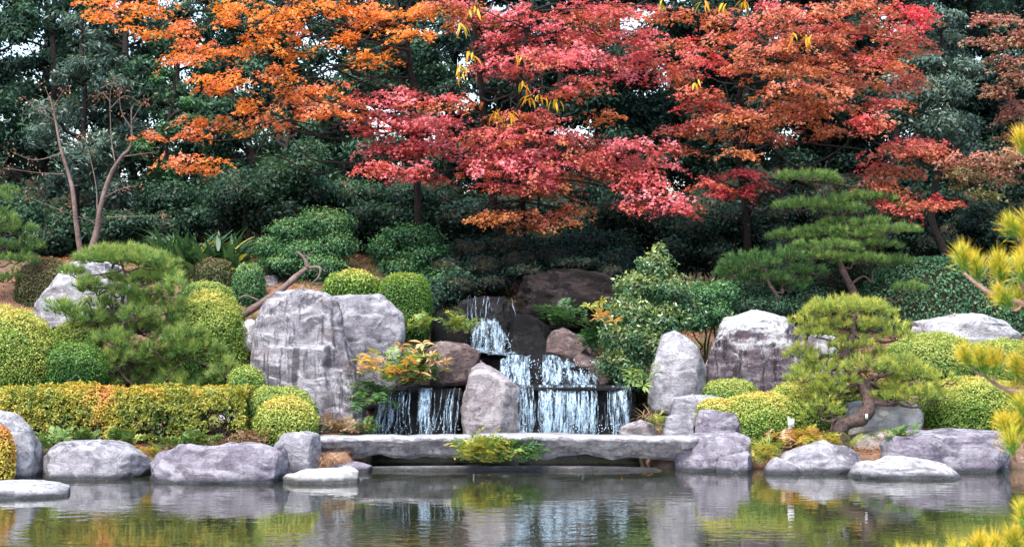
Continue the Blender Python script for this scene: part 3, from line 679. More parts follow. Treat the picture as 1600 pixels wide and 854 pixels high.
def core_mesh(c, r, e=2.0, nu=22, nv=12, lump=.1, lf=2.2):
    th = np.linspace(0, 2 * math.pi, nu, endpoint=False); ph = np.linspace(-1.45, 1.5, nv)
    u = np.stack([np.cos(ph)[:, None] * np.cos(th), np.cos(ph)[:, None] * np.sin(th), np.repeat(np.sin(ph)[:, None], nu, 1)], -1).reshape(-1, 3)
    p = u / (np.sum(np.abs(u) ** e, 1) ** (1 / e))[:, None]
    lm = noise3(u * lf + c * 3.1) + .5 * noise3(u * lf * 2.3 + c * 3.1)
    V = c + r * p * (1 + lump * lm)[:, None]
    i = np.arange(nv - 1)[:, None] * nu; j = np.arange(nu)[None]; j2 = (j + 1) % nu
    Q = np.stack([i + j, i + j2, i + nu + j2, i + nu + j], -1).reshape(-1)
    return V, np.concatenate([Q, np.arange(nu)[::-1], np.arange(nu) + (nv - 1) * nu]), np.concatenate([np.full((nv - 1) * nu, 4), [nu, nu]])

def dome(label, cx, ytop, hw, ybase, Y, mat, depth=None, L=.038, W=.020, cov=2.5, tint=.45, e=2.4, lump=.10, name='clipped_shrub', tup=.42, tn=.2, group='clipped shrubs', **kw):
    top = P(cx, ytop, Y); bot = P(cx, ybase, Y); H = top[2] - bot[2]
    r = np.array([hw * Y / FP, depth or hw * Y / FP * .9, H * .62]); c = np.array([top[0], Y, top[2] - r[2]])
    t = thing(name, label, 'shrub', (c[0], Y, gz(c[0], Y)), group)
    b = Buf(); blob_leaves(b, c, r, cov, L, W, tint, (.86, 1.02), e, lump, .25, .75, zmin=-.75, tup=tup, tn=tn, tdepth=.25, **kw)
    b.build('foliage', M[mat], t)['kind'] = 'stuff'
    V, l, s_ = core_mesh(c, r * .85, e, lump=lump)
    link('inner_twigs', mesh_np('inner_twigs', V - org(t), l, s_, M['twig'], sm=True), t)
    return t

def bush(name, label, blobs, mat, stems=(), cat='shrub', L=.06, W=.03, cov=1.6, tint=.45, thick=(.35, 1.05), lump=.3, up=.35, jit=.6, group=None, barkm='twig', base=None, core=0.0, tn=.25, tup=.2, hole=None, stem_r=.025):
    x0 = np.mean([P(b[0], b[1], b[4])[0] for b in blobs]); Y0 = np.mean([b[4] for b in blobs])
    loc = base if base is not None else (x0, Y0, gz(x0, Y0))
    t = thing(name, label, cat, loc, group)
    bf = Buf(); tb = Tubes(); cs = []
    for (px, py, hw, hh, Y, *rest) in blobs:
        c = P(px, py, Y); r = np.array([hw * Y / FP, (rest[0] if rest else hw * Y / FP * .85), hh * Y / FP])
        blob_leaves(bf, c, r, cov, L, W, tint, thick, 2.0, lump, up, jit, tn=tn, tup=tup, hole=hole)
        a = np.array([loc[0] + (c[0] - loc[0]) * .3, loc[1] + (c[1] - loc[1]) * .3, gz(loc[0], loc[1]) - .1])
        if c[2] > a[2]: tb.add(wiggle(a, c + [0, 0, -.2 * r[2]], 4, .05), stem_r, stem_r * .35, 6, 4)
        for k in range(4):
            e_ = c + unit(1)[0] * r * .75; tb.add(wiggle(c + [0, 0, -.3 * r[2]], e_, 3, .08), stem_r * .4, .004, 5, 3)
        if core: cs.append(core_mesh(c, r * core, lump=lump))
    bf.build('foliage', M[mat], t)['kind'] = 'stuff'; tb.build('stems', M[barkm], t)['kind'] = 'stuff'
    if cs:
        V = np.concatenate([k[0] for k in cs]); off = np.cumsum([0] + [len(k[0]) for k in cs[:-1]])
        link('inner_twigs', mesh_np('inner_twigs', V - org(t), np.concatenate([k[1] + o for k, o in zip(cs, off)]), np.concatenate([k[2] for k in cs]), M['twig'], sm=True), t)
    return t

# ------------------------------------------------------------------ clipped shrubs
dome('large yellow green azalea dome at the left edge above the hedge', 5, 483, 85, 615, 28.9, 'azalea_yellow', tint=.47, depth=.8)
dome('small yellow azalea mound beside the left azalea dome', 120, 500, 38, 565, 29.6, 'azalea_yellow', tint=.42)
dome('dark green azalea mound under the left pine', 112, 535, 55, 618, 28.9, 'azalea_green', tint=.25)
dome('round yellow green azalea dome right of the left pine', 322, 460, 67, 605, 30.0, 'azalea_yellow', tint=.36)
dome('green azalea dome peeping over the round dome right of the left pine', 322, 440, 44, 500, 31.2, 'azalea_green', tint=.5)
dome('small low green azalea left of the tallest standing stone', 388, 572, 32, 620, 28.3, 'azalea_green', tint=.62)
dome('green azalea dome at the right end of the hedge', 436, 603, 60, 690, 27.9, 'azalea_green', tint=.6, depth=.5)
dome('yellow azalea dome in front of the foot of the tallest standing stone', 447, 620, 48, 690, 27.35, 'azalea_yellow', tint=.55, depth=.4)
dome('tall rounded bright green shrub beside the cracked blue grey stone', 632, 427, 42, 520, 30.7, 'box_green', tint=.5, e=3.2, lump=.03)
dome('small yellow green mound behind the cracked blue grey stone', 552, 422, 45, 480, 31.0, 'azalea_yellow', tint=.28, lump=.1, L=.055, W=.028)
dome('dull olive mound below the leaning bare trunks on the left', 70, 405, 45, 492, 32.6, 'olive', tint=.45)
dome('small olive shrub below the dark strap leaves', 337, 403, 33, 455, 32.6, 'olive', tint=.3)
dome('small green shrub at the foot of the dead leaning trunk', 388, 412, 26, 470, 32.4, 'pod_green', tint=.5, lump=.15)
dome('flat green azalea mound in front of the white crowned rock', 1140, 592, 43, 630, 28.95, 'azalea_green', tint=.66)
dome('yellow azalea mound spilling beside the notched violet stone', 1190, 614, 66, 695, 28.2, 'azalea_yellow', tint=.45)
dome('tall yellow azalea mound left of the small right pine', 1258, 592, 60, 690, 28.7, 'azalea_yellow', tint=.48)
dome('low strip of yellow azalea on the flat topped grey stone', 1122, 622, 34, 660, 28.05, 'azalea_yellow', tint=.6)
dome('large yellow green azalea dome above the violet boulder', 1516, 590, 84, 682, 28.7, 'azalea_yellow', tint=.38)
dome('wide light green dome in front of the low sloping grey rock', 1455, 520, 70, 598, 30.3, 'azalea_green', tint=.72)
dome('light green dome at the right edge behind the gold tipped pine', 1562, 531, 62, 612, 30.6, 'azalea_green', tint=.66)
dome('low yellow azalea strip behind the bent pine trunk', 1335, 600, 66, 645, 29.4, 'azalea_yellow', tint=.45)
dome('orange azalea bush in front of the pale boulder at the left edge', -2, 666, 24, 755, 25.4, 'azalea_orange', tint=.5, lump=.15, L=.05, W=.028)
dome('low green mound behind the pointed blocks right of the falls', 1075, 590, 25, 630, 29.6, 'azalea_green', tint=.3)

# the hedge: rosettes of leaves over a boxy body, leggy below
def hedge():
    t = thing('hedge', 'long low clipped hedge with yellow and orange tips above the pond stones', 'hedge', (P(190, 690, 27.6)[0], 27.6, .4))
    a, b_ = P(-60, 606, 27.6), P(388, 604, 27.6); z0, z1 = .42, a[2]; y0, y1 = 27.22, 28.05
    n = 9000; f = rng.random(n)
    x = a[0] + (b_[0] - a[0]) * rng.random(n); y = y0 + (y1 - y0) * rng.random(n); z = z0 + (z1 - z0) * rng.random(n) ** .75
    nr = np.zeros((n, 3))
    fr = f < .48; tp = (f >= .48) & (f < .8); bk = (f >= .8) & (f < .94); en = f >= .94
    y[fr] = y0; nr[fr, 1] = -1; z[tp] = z1; nr[tp, 2] = 1; y[bk] = y1; nr[bk, 1] = 1; x[en] = b_[0]; nr[en, 0] = 1
    # round the long edges
    p = np.stack([x, y, z], -1); cy = (y0 + y1) / 2
    ex = np.clip((z - (z1 - .14)) / .14, 0, 1); p[fr, 1] += .10 * ex[fr] ** 2; ey = np.clip((np.abs(y - cy) - .28) / .14, 0, 1); p[tp, 2] -= .08 * ey[tp] ** 2
    lm = noise3(p * 2.0) * .09 + noise3(p * 6) * .05; p += nr * lm[:, None]; p += nr * (-.07 * rng.random(n) ** 2)[:, None]
    hrel = (p[:, 2] - z0) / (z1 - z0)
    keep = rng.random(n) < np.where(tp, 1, np.clip(.18 + 1.25 * hrel + .8 * noise3(p * 3.3 + 4), 0, 1))
    gap = (np.abs(p[:, 0] - P(348, 0, 27.6)[0]) < .28) & (hrel < .62) & fr
    keep &= ~(gap & (rng.random(n) < .85))
    p = p[keep]; nr = nr[keep]; hrel = hrel[keep]; n = len(p)
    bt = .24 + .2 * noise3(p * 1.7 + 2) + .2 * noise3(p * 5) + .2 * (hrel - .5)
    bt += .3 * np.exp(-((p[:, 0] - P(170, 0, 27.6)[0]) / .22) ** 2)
    k = 7; ax = norm(nr + .5 * Z3 + .45 * rng.normal(size=(n, 3)))
    ax = np.repeat(ax, k, 0); c = np.repeat(p, k, 0) + .008 * rng.normal(size=(n * k, 3))
    tdir = norm(rng.normal(size=(n * k, 3)) + ax * .5); nl = norm(ax + .35 * rng.normal(size=ax.shape))
    l = rng.uniform(.03, .055, n * k)
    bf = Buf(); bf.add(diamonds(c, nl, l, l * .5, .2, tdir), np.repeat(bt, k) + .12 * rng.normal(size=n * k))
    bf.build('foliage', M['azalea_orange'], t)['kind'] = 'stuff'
    # inner foliage mass, narrower and darker leaves, and the stems
    bf = Buf(); n = 16000
    p = np.stack([rng.uniform(a[0], b_[0] - .1, n), rng.uniform(y0 + .1, y1 - .1, n), z0 + .12 + (z1 - z0 - .18) * rng.random(n) ** .6], -1)
    p = p[(np.abs(p[:, 0] - P(348, 0, 27.6)[0]) > .25) | (p[:, 2] > z0 + .45)]
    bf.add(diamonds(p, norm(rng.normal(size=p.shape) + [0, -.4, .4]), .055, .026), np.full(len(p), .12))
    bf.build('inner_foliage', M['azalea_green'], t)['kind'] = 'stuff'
    tb = Tubes()
    for i in range(70):
        xx = rng.uniform(a[0], b_[0]); yy = rng.uniform(y0 + .12, y1 - .12)
        for k in range(3):
            tb.add(wiggle(np.array([xx, yy, gz(xx, yy) - .05]), np.array([xx + rng.normal() * .16, yy + rng.normal() * .12, z1 - rng.uniform(.05, .3)]), 4, .08), .012, .004, 5, 3)
    tb.build('stems', M['bark_pine'], t)['kind'] = 'stuff'
hedge()

# clipped green hedge wall at the right
def hedge_wall():
    x0, x1 = P(1345, 0, 33.2)[0], P(1720, 0, 33.2)[0]; Y0 = 33.2; zt = P(0, 402, Y0)[2]; zb = 1.6
    t = thing('hedge', 'tall clipped dark green hedge at the right under the shaded trees', 'hedge', ((x0 + x1) / 2, Y0, zb))
    c = np.array([(x0 + x1) / 2, Y0 + .3, zb]); r = np.array([(x1 - x0) / 2, .75, zt - zb])
    b = Buf(); blob_leaves(b, c, r, 2.4, .062, .036, .42, (.93, 1.01), 4.5, .03, .35, .7, zmin=-.1, tup=.15, tn=.22, lf=6)
    b.build('foliage', M['hedge_green'], t)['kind'] = 'stuff'
    V, l, s_ = core_mesh(c, r * np.array([.97, .88, .95]), 4.5, 30, 14, .02)
    link('inner_twigs', mesh_np('inner_twigs', V - org(t), l, s_, M['twig'], sm=True), t)
hedge_wall()

# ------------------------------------------------------------------ looser shrubs on the slope
t = bush('cloud_shrub', 'light green cloud shaped shrub behind the dead leaning trunk', [(505, 350, 48, 24, 33.5), (455, 362, 38, 22, 33.4), (520, 385, 40, 30, 33.4), (470, 392, 42, 24, 33.3), (425, 388, 34, 20, 33.3), (440, 412, 40, 20, 33.2), (500, 418, 42, 26, 33.2)], 'pod_green', L=.055, W=.026, cov=1.5, tint=.5, core=.6, tup=.3)
tb = Tubes(); Q = lambda a, b, y: P(a, b, y)
tb.add([Q(365, 500, 31.6), Q(395, 482, 31.6), Q(440, 452, 31.6), Q(465, 430, 31.7), Q(481, 418, 31.7)], .085, .045, 9, 6, .1)
tb.add([Q(481, 418, 31.7), Q(476, 404, 31.7), Q(466, 394, 31.7)], .05, .018, 7)
tb.add([Q(481, 418, 31.7), Q(500, 418, 31.65), Q(498, 432, 31.6), Q(488, 442, 31.6)], .035, .012, 7)
tb.add([Q(488, 442, 31.6), Q(504, 442, 31.6)], .014, .006, 6); tb.add([Q(474, 400, 31.7), Q(490, 398, 31.6)], .016, .006, 6)
tb.add([Q(405, 470, 31.6), Q(385, 462, 31.5), Q(372, 466, 31.4)], .03, .01, 6)
dead = thing('dead_trunk', 'bare pale leaning trunk with snapped branches left of the standing stones', 'tree trunk', P(365, 500, 31.6))
tb.build('trunk', M['bark_pale'], dead)
bush('shrub', 'loose mid green shrub in front of the shade left of the upper fall', [(640, 370, 50, 22, 34.2), (600, 390, 30, 22, 34.1), (665, 400, 45, 26, 34.0), (625, 420, 40, 20, 33.8), (690, 440, 40, 25, 33.4)], 'pod_green', L=.07, W=.034, cov=1.2, tint=.32, core=.5)
bush('camellia_shrub', 'tall glossy light green shrub right of the waterfall', [(1022, 420, 32, 28, 29.9), (1000, 450, 42, 28, 29.8), (1045, 455, 40, 30, 29.8), (985, 490, 45, 32, 29.6), (1030, 500, 50, 32, 29.7), (975, 530, 40, 30, 29.4), (1010, 540, 45, 32, 29.5), (965, 570, 34, 26, 29.3), (990, 590, 30, 20, 29.2), (1065, 480, 32, 28, 30.0), (1030, 392, 10, 14, 29.9)], 'camellia', L=.08, W=.032, cov=1.35, tint=.45, tup=.22, core=.55, lump=.35, jit=.9)
bush('shrub', 'sparse green shrub behind the pointed stone right of the camellia', [(1095, 460, 34, 24, 31.2), (1115, 490, 34, 26, 31.2), (1085, 500, 30, 24, 31.1), (1130, 455, 30, 20, 31.6)], 'pod_green', L=.065, W=.032, cov=1.0, tint=.4)
bush('shrub', 'dark leafy shrub behind the white crowned rock', [(1160, 460, 50, 26, 32.6), (1220, 455, 50, 28, 32.8), (1265, 470, 40, 26, 32.6), (1190, 480, 60, 20, 32.2)], 'dark_green', L=.065, W=.034, cov=1.5, tint=.5, core=.6)
bush('shrub', 'dark shrub in the shade above the dark rounded boulder', [(880, 400, 60, 26, 34.6), (960, 410, 55, 28, 34.4), (920, 380, 60, 24, 35)], 'deep_green', L=.09, W=.045, cov=1.3, tint=.4, core=.6)
bush('shrub', 'dark drooping shrub beside the top of the upper waterfall', [(690, 460, 40, 26, 32.6), (660, 480, 30, 22, 32.3), (720, 440, 30, 24, 33)], 'dark_green', L=.07, W=.03, cov=1.1, tint=.35)

# understorey of evergreen shrubs along the forest edge
US = [(20, 350, 95, 62, 36.2, 'at the left edge below the tall grey green tree'), (120, 360, 80, 50, 37.0, 'behind the leaning bare trunks'), (215, 365, 80, 40, 36.5, 'right of the leaning bare trunks'),
      (310, 330, 90, 60, 36.8, 'behind the strap leaves'), (410, 310, 80, 60, 36.2, 'above the left part of the cloud shaped shrub'), (500, 300, 85, 55, 36.6, 'above the right part of the cloud shaped shrub'),
      (600, 325, 80, 55, 36.0, 'under the lowest pink maple spray'), (700, 350, 80, 60, 36.4, 'left of the shaded hollow behind the waterfall'), (800, 355, 90, 55, 37.2, 'in the hollow behind the waterfall'),
      (900, 350, 85, 50, 37.0, 'above the dark rounded boulder'), (1000, 360, 90, 60, 36.0, 'behind the top of the camellia'), (1100, 370, 85, 62, 35.4, 'right of the top of the camellia'),
      (1190, 350, 85, 70, 36.0, 'left of the tall back pine'), (1300, 345, 90, 75, 36.8, 'behind the tall back pine'), (1420, 375, 95, 60, 37.2, 'over the left end of the clipped green hedge'), (1550, 365, 95, 65, 37.4, 'over the right end of the clipped green hedge')]
for (px, py, hw, hh, Y, where) in US:
    bl = [(px + random.uniform(-.6, .6) * hw, py + random.uniform(-.55, .55) * hh, hw * random.uniform(.38, .55), hh * random.uniform(.36, .5), Y + random.uniform(-.5, .5)) for _ in range(9)]
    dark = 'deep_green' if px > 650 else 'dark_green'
    bush('evergreen_shrub', 'dark evergreen undergrowth ' + where, bl, dark, L=.095, W=.045, cov=1.05, tint=.45, group='evergreen shrubs along the forest edge', core=.55, tup=.25)

for i in range(17):
    if i == 2: continue
    px = -40 + 105 * i; bl = [(px + random.uniform(-50, 50), random.uniform(285, 400), random.uniform(40, 60), random.uniform(32, 46), 41 + random.uniform(-.8, .8)) for _ in range(8)]
    bush('evergreen_shrub', 'shaded undergrowth between the trunks of the wood, ' + ['at the left edge', 'far left', 'behind the bare twin trunks', 'right of the bare twin trunks', 'behind the strap leaves', 'left of the cloud shaped shrub', 'behind the cloud shaped shrub', 'under the lower pink sprays', 'left above the waterfall', 'above the waterfall', 'right above the waterfall', 'above the camellia', 'right of the camellia', 'behind the tall back pine', 'left above the clipped green hedge', 'above the clipped green hedge', 'at the right edge'][i],
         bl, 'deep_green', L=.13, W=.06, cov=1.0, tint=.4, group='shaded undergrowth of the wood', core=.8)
bush('evergreen_shrub', 'almost black bushes added to darken the hollow above the upper waterfall', [(700, 425, 40, 26, 33.6), (755, 420, 44, 26, 34.0), (815, 412, 44, 26, 34.0), (865, 402, 40, 20, 34.0), (730, 395, 50, 24, 34.6), (800, 385, 50, 24, 34.8), (770, 442, 34, 16, 32.9), (720, 448, 34, 18, 32.7), (820, 424, 36, 12, 32.6), (900, 412, 44, 12, 32.8), (950, 425, 30, 14, 32.9)], 'deep_green', L=.075, W=.035, cov=1.3, tint=.2, core=.75)  # bushes placed to cover lit rock and blacken the hollow
bush('shrub', 'dark bushes under the pads of the tall back pine', [(1290, 440, 44, 34, 33.8), (1350, 430, 40, 34, 33.9), (1240, 430, 40, 30, 33.9), (1310, 400, 50, 26, 34.4), (1230, 395, 44, 26, 34.6)], 'dark_green', L=.07, W=.034, cov=1.3, tint=.3, core=.7)

# ------------------------------------------------------------------ evergreen forest behind
def tree(name, label, px, Y, top_py, bot_py, hw, mat, nb=16, br=(.32, .5), L=.12, W=.05, cov=1.1, tint=.45, trunk_r=.14, group='evergreen trees of the wood', lean=0, hole=None, barkm='bark_dark', thick=(.2, 1.05)):
    g = gz(P(px, 0, Y)[0], Y); base = np.array([P(px, 0, Y)[0], Y, g])
    t = thing(name, label, 'tree', base, group)
    top = P(px + lean, top_py, Y); tb = Tubes()
    path = wiggle(base + [0, 0, -.2], top, 6, .018); tb.add(path, trunk_r, .03, 8, 5); tb.build('trunk', M[barkm], t)
    bf = Buf(); lb = Tubes(); R = hw * Y / FP
    for k in range(nb):
        py = bot_py + (top_py - bot_py) * (k + random.random()) / nb
        f = (bot_py - py) / (bot_py - top_py); ww = R * (1 - .55 * max(0, f - .45) / .55)
        ang = random.uniform(0, 2 * math.pi); rad = ww * math.sqrt(random.random()) * .8
        axis = path[min(int(f * 5.9), 6)]
        c = np.array([axis[0] * 0 + P(px + lean * f, py, Y)[0] + rad * math.cos(ang), Y + rad * math.sin(ang) * .8, P(0, py, Y)[2]])
        r = ww * random.uniform(*br)
        blob_leaves(bf, c, (r, r * .9, r * random.uniform(.45, .7)), cov, L, W, tint, thick, 2.0, .35, .35, .7, tn=.25, tup=.22, hole=hole)
        tz = c[2] - .35 * rad - .1
        a = np.array([np.interp(tz, path[:, 2], path[:, 0]), np.interp(tz, path[:, 2], path[:, 1]), max(tz, g + .5)])
        lb.add(wiggle(a, c, 3, .06), .045, .015, 6, 3)
        for _ in range(3): lb.add(wiggle(c, c + unit(1)[0] * r * .8 * np.array([1, 1, .5]), 2, .1), .014, .005, 5, 3)
    lb.build('limbs', M[barkm], t)['kind'] = 'stuff'; bf.build('crown', M[mat], t)['kind'] = 'stuff'
    return t
HL = (1.15, -.22)
BT = [(-20, 40.5, 105, 'dark evergreen tree filling the left edge of the wood'), (95, 42, 95, 'evergreen tree behind the bare twin trunks'), (190, 40, 90, 'evergreen tree behind the topmost orange maple sprays at left'),
      (285, 43, 90, 'evergreen tree behind the pale orange maple sprays'), (370, 40.5, 90, 'evergreen tree behind the hanging bright orange spray'), (465, 42.5, 95, 'evergreen tree behind the orange maple branches'),
      (555, 40, 85, 'evergreen tree between the orange and the pink maple'), (650, 42, 95, 'evergreen tree behind the thin trunk among orange sprays'), (745, 40, 90, 'evergreen tree behind the long yellow leaves'),
      (850, 42.5, 105, 'evergreen tree behind the broadest pink maple sprays'), (960, 41, 100, 'evergreen tree between the pink and the red maple'), (1070, 43, 100, 'evergreen tree behind the left branches of the red maple'),
      (1180, 41, 105, 'evergreen tree behind the middle of the red maple'), (1290, 42.5, 105, 'evergreen tree behind the tall back pine and red sprays'), (1400, 41, 105, 'evergreen tree behind the grey green leafy tree'),
      (1510, 43, 105, 'evergreen tree left of the brown maple'), (1620, 41, 105, 'evergreen tree at the right edge of the wood')]
for i, (px, Y, hw, lab) in enumerate(BT):
    left = px < 700
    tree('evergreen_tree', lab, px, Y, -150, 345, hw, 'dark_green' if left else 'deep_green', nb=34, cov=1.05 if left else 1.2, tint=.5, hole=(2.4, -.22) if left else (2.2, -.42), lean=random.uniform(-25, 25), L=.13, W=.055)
tree('broadleaf_tree', 'tall grey green leafy tree above the bare twin trunks', 130, 36.8, 20, 300, 105, 'blue_green', nb=24, br=(.3, .45), cov=1.0, tint=.45, L=.13, W=.036, hole=(2.2, -.15), trunk_r=.1, group=None)
tree('broadleaf_tree', 'grey green leafy tree between the red maple and the brown maple', 1462, 35.6, 15, 245, 100, 'blue_green', nb=20, br=(.34, .5), cov=1.1, tint=.55, L=.11, W=.045, trunk_r=.1, group=None)
tree('broadleaf_tree', 'light green young tree between the bare twin trunks and the orange maple', 265, 37.2, 95, 330, 80, 'pod_green', nb=12, br=(.3, .42), cov=.7, tint=.3, L=.10, W=.04, hole=(1.3, -.15), trunk_r=.07, group=None)
tree('broadleaf_tree', 'mid green tree below the orange maple beside the pink spray', 455, 36.4, 190, 330, 95, 'dark_green', nb=14, br=(.32, .45), cov=.9, tint=.62, L=.10, W=.045, hole=(1.3, -.3), trunk_r=.07, group=None)
# taller trees further back, so that the sky only shows in small gaps
for i, px in enumerate(range(-60, 1700, 125)):
    tree('evergreen_tree', 'tall dark tree deep in the wood, %s' % ['at the left edge', 'left of the bare twin trunks', 'right of the bare twin trunks', 'behind the pale orange sprays', 'behind the hanging orange spray', 'behind the top of the orange maple', 'between orange and pink maples', 'left of the pink maple centre', 'over the waterfall', 'right of the waterfall', 'behind the red maple', 'behind the right red sprays', 'behind the back pine', 'behind the grey green tree', 'right of the clipped hedge'][min(i, 14)],
         px, 47 + (i % 3) * 1.5, -260, 345, 105, 'deep_green', nb=34 if px < 600 else 36, cov=.95, L=.18, W=.085, hole=(2.2, -.2) if px < 600 else None, trunk_r=.18, group='trees of the deeper wood', br=(.36, .55))

# pale building glimpsed through the trees
bld = thing('building', 'pale building with teal windows glimpsed through the trees at left', 'building', (P(330, 0, 85)[0], 85, 3.3))
def box(name, c, h, mat, parent):
    s_ = np.array([[-1, -1, -1], [1, -1, -1], [1, 1, -1], [-1, 1, -1], [-1, -1, 1], [1, -1, 1], [1, 1, 1], [-1, 1, 1]], float) * np.array(h) + np.array(c) - org(parent)
    q = [0, 3, 2, 1, 4, 5, 6, 7, 0, 1, 5, 4, 1, 2, 6, 5, 2, 3, 7, 6, 3, 0, 4, 7]
    return link(name, mesh_np(name, s_, q, [4] * 6, mat), parent)
bx0, bx1 = P(120, 0, 85)[0], P(540, 0, 85)[0]; ztop = P(0, 245, 85)[2]
box('wall', ((bx0 + bx1) / 2, 88, (3 + ztop) / 2), ((bx1 - bx0) / 2, 3, (ztop - 3) / 2), M['house'], bld)
box('roof', ((bx0 + bx1) / 2, 88, ztop + .12), ((bx1 - bx0) / 2 + .3, 3.3, .12), M['roof'], bld)
for fx in np.linspace(bx0 + .9, bx1 - .9, 8):
    for fz in (4.2, 7.0):
        w = box('window', (fx, 84.98, fz), (.55, .04, .6), M['plate'], bld)
        for sx in (-.26, .26): 
            o = box('pane', (fx + sx, 84.93, fz), (.23, .02, .52), M['glass'], bld); o.parent = w

# ------------------------------------------------------------------ maples
def maple(label, base, trunk_px, pads, mat, L=.074, cov=1.45, trunk_r=.12, vt=.16, tvar=1.0, cat='maple tree', barkm='bark_dark'):
    t = thing('maple_tree', label, cat, base)
    tb = Tubes(); path = np.array([base + np.array([0, 0, -.2])] + [P(*p) for p in trunk_px]); sp = smooth_path(path, 8)
    tb.add(path, trunk_r, .03, 9, 8); tb.build('trunk', M[barkm], t)
    for (px, py, hw, hh, tint, *rest) in pads:
        Y = rest[0] if rest else 33 + random.uniform(-.9, .9)
        c = P(px, py, Y); mp = Y / FP; rx, rz = hw * mp * 1.06, max(hh * mp * 1.12, .12); ry = max(rx * .75, .3)
        nl = int(cov * math.pi * rx * rz / (L * L * .19)); k = max(1, nl // 22)
        u = unit(k); rad = rng.random(k)[:, None] ** .55 * 1.08; cc = c + u * rad * np.array([rx, ry, rz * .95])
        rel = (cc - c) / np.array([rx, ry, 1]); cc[:, 2] -= .35 * rz * (rel[:, 0] ** 2 + rel[:, 1] ** 2) - .12 * rz
        tilt = norm(Z3 + .5 * rel * np.array([1, 1, 0]) + .18 * rng.normal(size=(k, 3)) + np.array([0, -.12, 0]))
        m = 22; a = rng.uniform(0, 2 * math.pi, (k, m)); rr = np.sqrt(rng.random((k, m))) * rng.uniform(.09, .25, (k, 1))
        tx, ty = frames(tilt); off = tx[:, None] * (rr * np.cos(a))[..., None] + ty[:, None] * (rr * np.sin(a))[..., None]
        pos = (cc[:, None] + off + tilt[:, None] * (rng.normal(size=(k, m)) * .022)[..., None]).reshape(-1, 3)
        pos[:, 2] -= (rr ** 2).reshape(-1) * 1.2
        td = norm(off.reshape(-1, 3) + .06 * rng.normal(size=(k * m, 3)) + np.array([0, 0, -.07]))
        nn = norm(np.repeat(tilt, m, 0) + .42 * rng.normal(size=(k * m, 3)))
        tn = tint + .13 * np.repeat(rng.normal(size=k), m) + (.22 * noise3(pos * 1.9) + .3 * noise3(pos * .8 + 40)) * tvar + vt * np.clip((pos[:, 2] - c[2]) / rz, -1, 1)  # tops pinker, undersides rustier: sky sheen and transmitted light put into tint
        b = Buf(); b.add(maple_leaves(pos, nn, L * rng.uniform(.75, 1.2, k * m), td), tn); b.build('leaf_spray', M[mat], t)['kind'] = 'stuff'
        # branch to the spray with a few twigs in it
        d = np.linalg.norm(sp - c, axis=1) + np.where(sp[:, 2] > c[2] + .1, 2.5, 0) + np.where(sp[:, 2] < c[2] - 2.0, 1, 0); j = int(np.argmin(d))
        bt = Tubes(); Ln = np.linalg.norm(c - sp[j]); bt.add(wiggle(sp[j], c + [0, .1, -rz * .25], 6, .06, .08), .010 + .007 * min(Ln, 3), .007, 6, 4)
        for q in range(9):
            e_ = c + unit(1)[0] * np.array([rx, ry, rz * .6]) * .95; bt.add(wiggle(c + [0, .1, -rz * .25], e_, 4, .08), .007, .002, 4, 3)
        bt.build('branch', M[barkm], t)
    return t
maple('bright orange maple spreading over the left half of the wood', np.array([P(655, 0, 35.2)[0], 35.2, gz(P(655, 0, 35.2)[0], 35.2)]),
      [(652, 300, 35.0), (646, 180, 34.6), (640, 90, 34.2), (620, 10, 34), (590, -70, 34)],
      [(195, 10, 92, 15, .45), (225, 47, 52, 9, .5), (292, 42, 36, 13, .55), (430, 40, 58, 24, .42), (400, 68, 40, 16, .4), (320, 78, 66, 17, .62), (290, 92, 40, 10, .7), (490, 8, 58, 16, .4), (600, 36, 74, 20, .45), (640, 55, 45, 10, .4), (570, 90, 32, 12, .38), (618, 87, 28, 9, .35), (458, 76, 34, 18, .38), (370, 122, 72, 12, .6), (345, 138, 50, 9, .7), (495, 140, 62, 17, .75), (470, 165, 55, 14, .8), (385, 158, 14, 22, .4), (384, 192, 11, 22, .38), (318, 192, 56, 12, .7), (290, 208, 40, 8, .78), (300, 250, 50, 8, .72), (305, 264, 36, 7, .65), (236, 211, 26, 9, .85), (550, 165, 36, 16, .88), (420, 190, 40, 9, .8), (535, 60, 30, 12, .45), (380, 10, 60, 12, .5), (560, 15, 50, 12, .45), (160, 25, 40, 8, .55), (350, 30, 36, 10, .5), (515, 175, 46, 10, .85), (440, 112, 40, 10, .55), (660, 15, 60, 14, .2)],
      'maple_orange', trunk_r=.085, cov=1.15, tvar=.8)
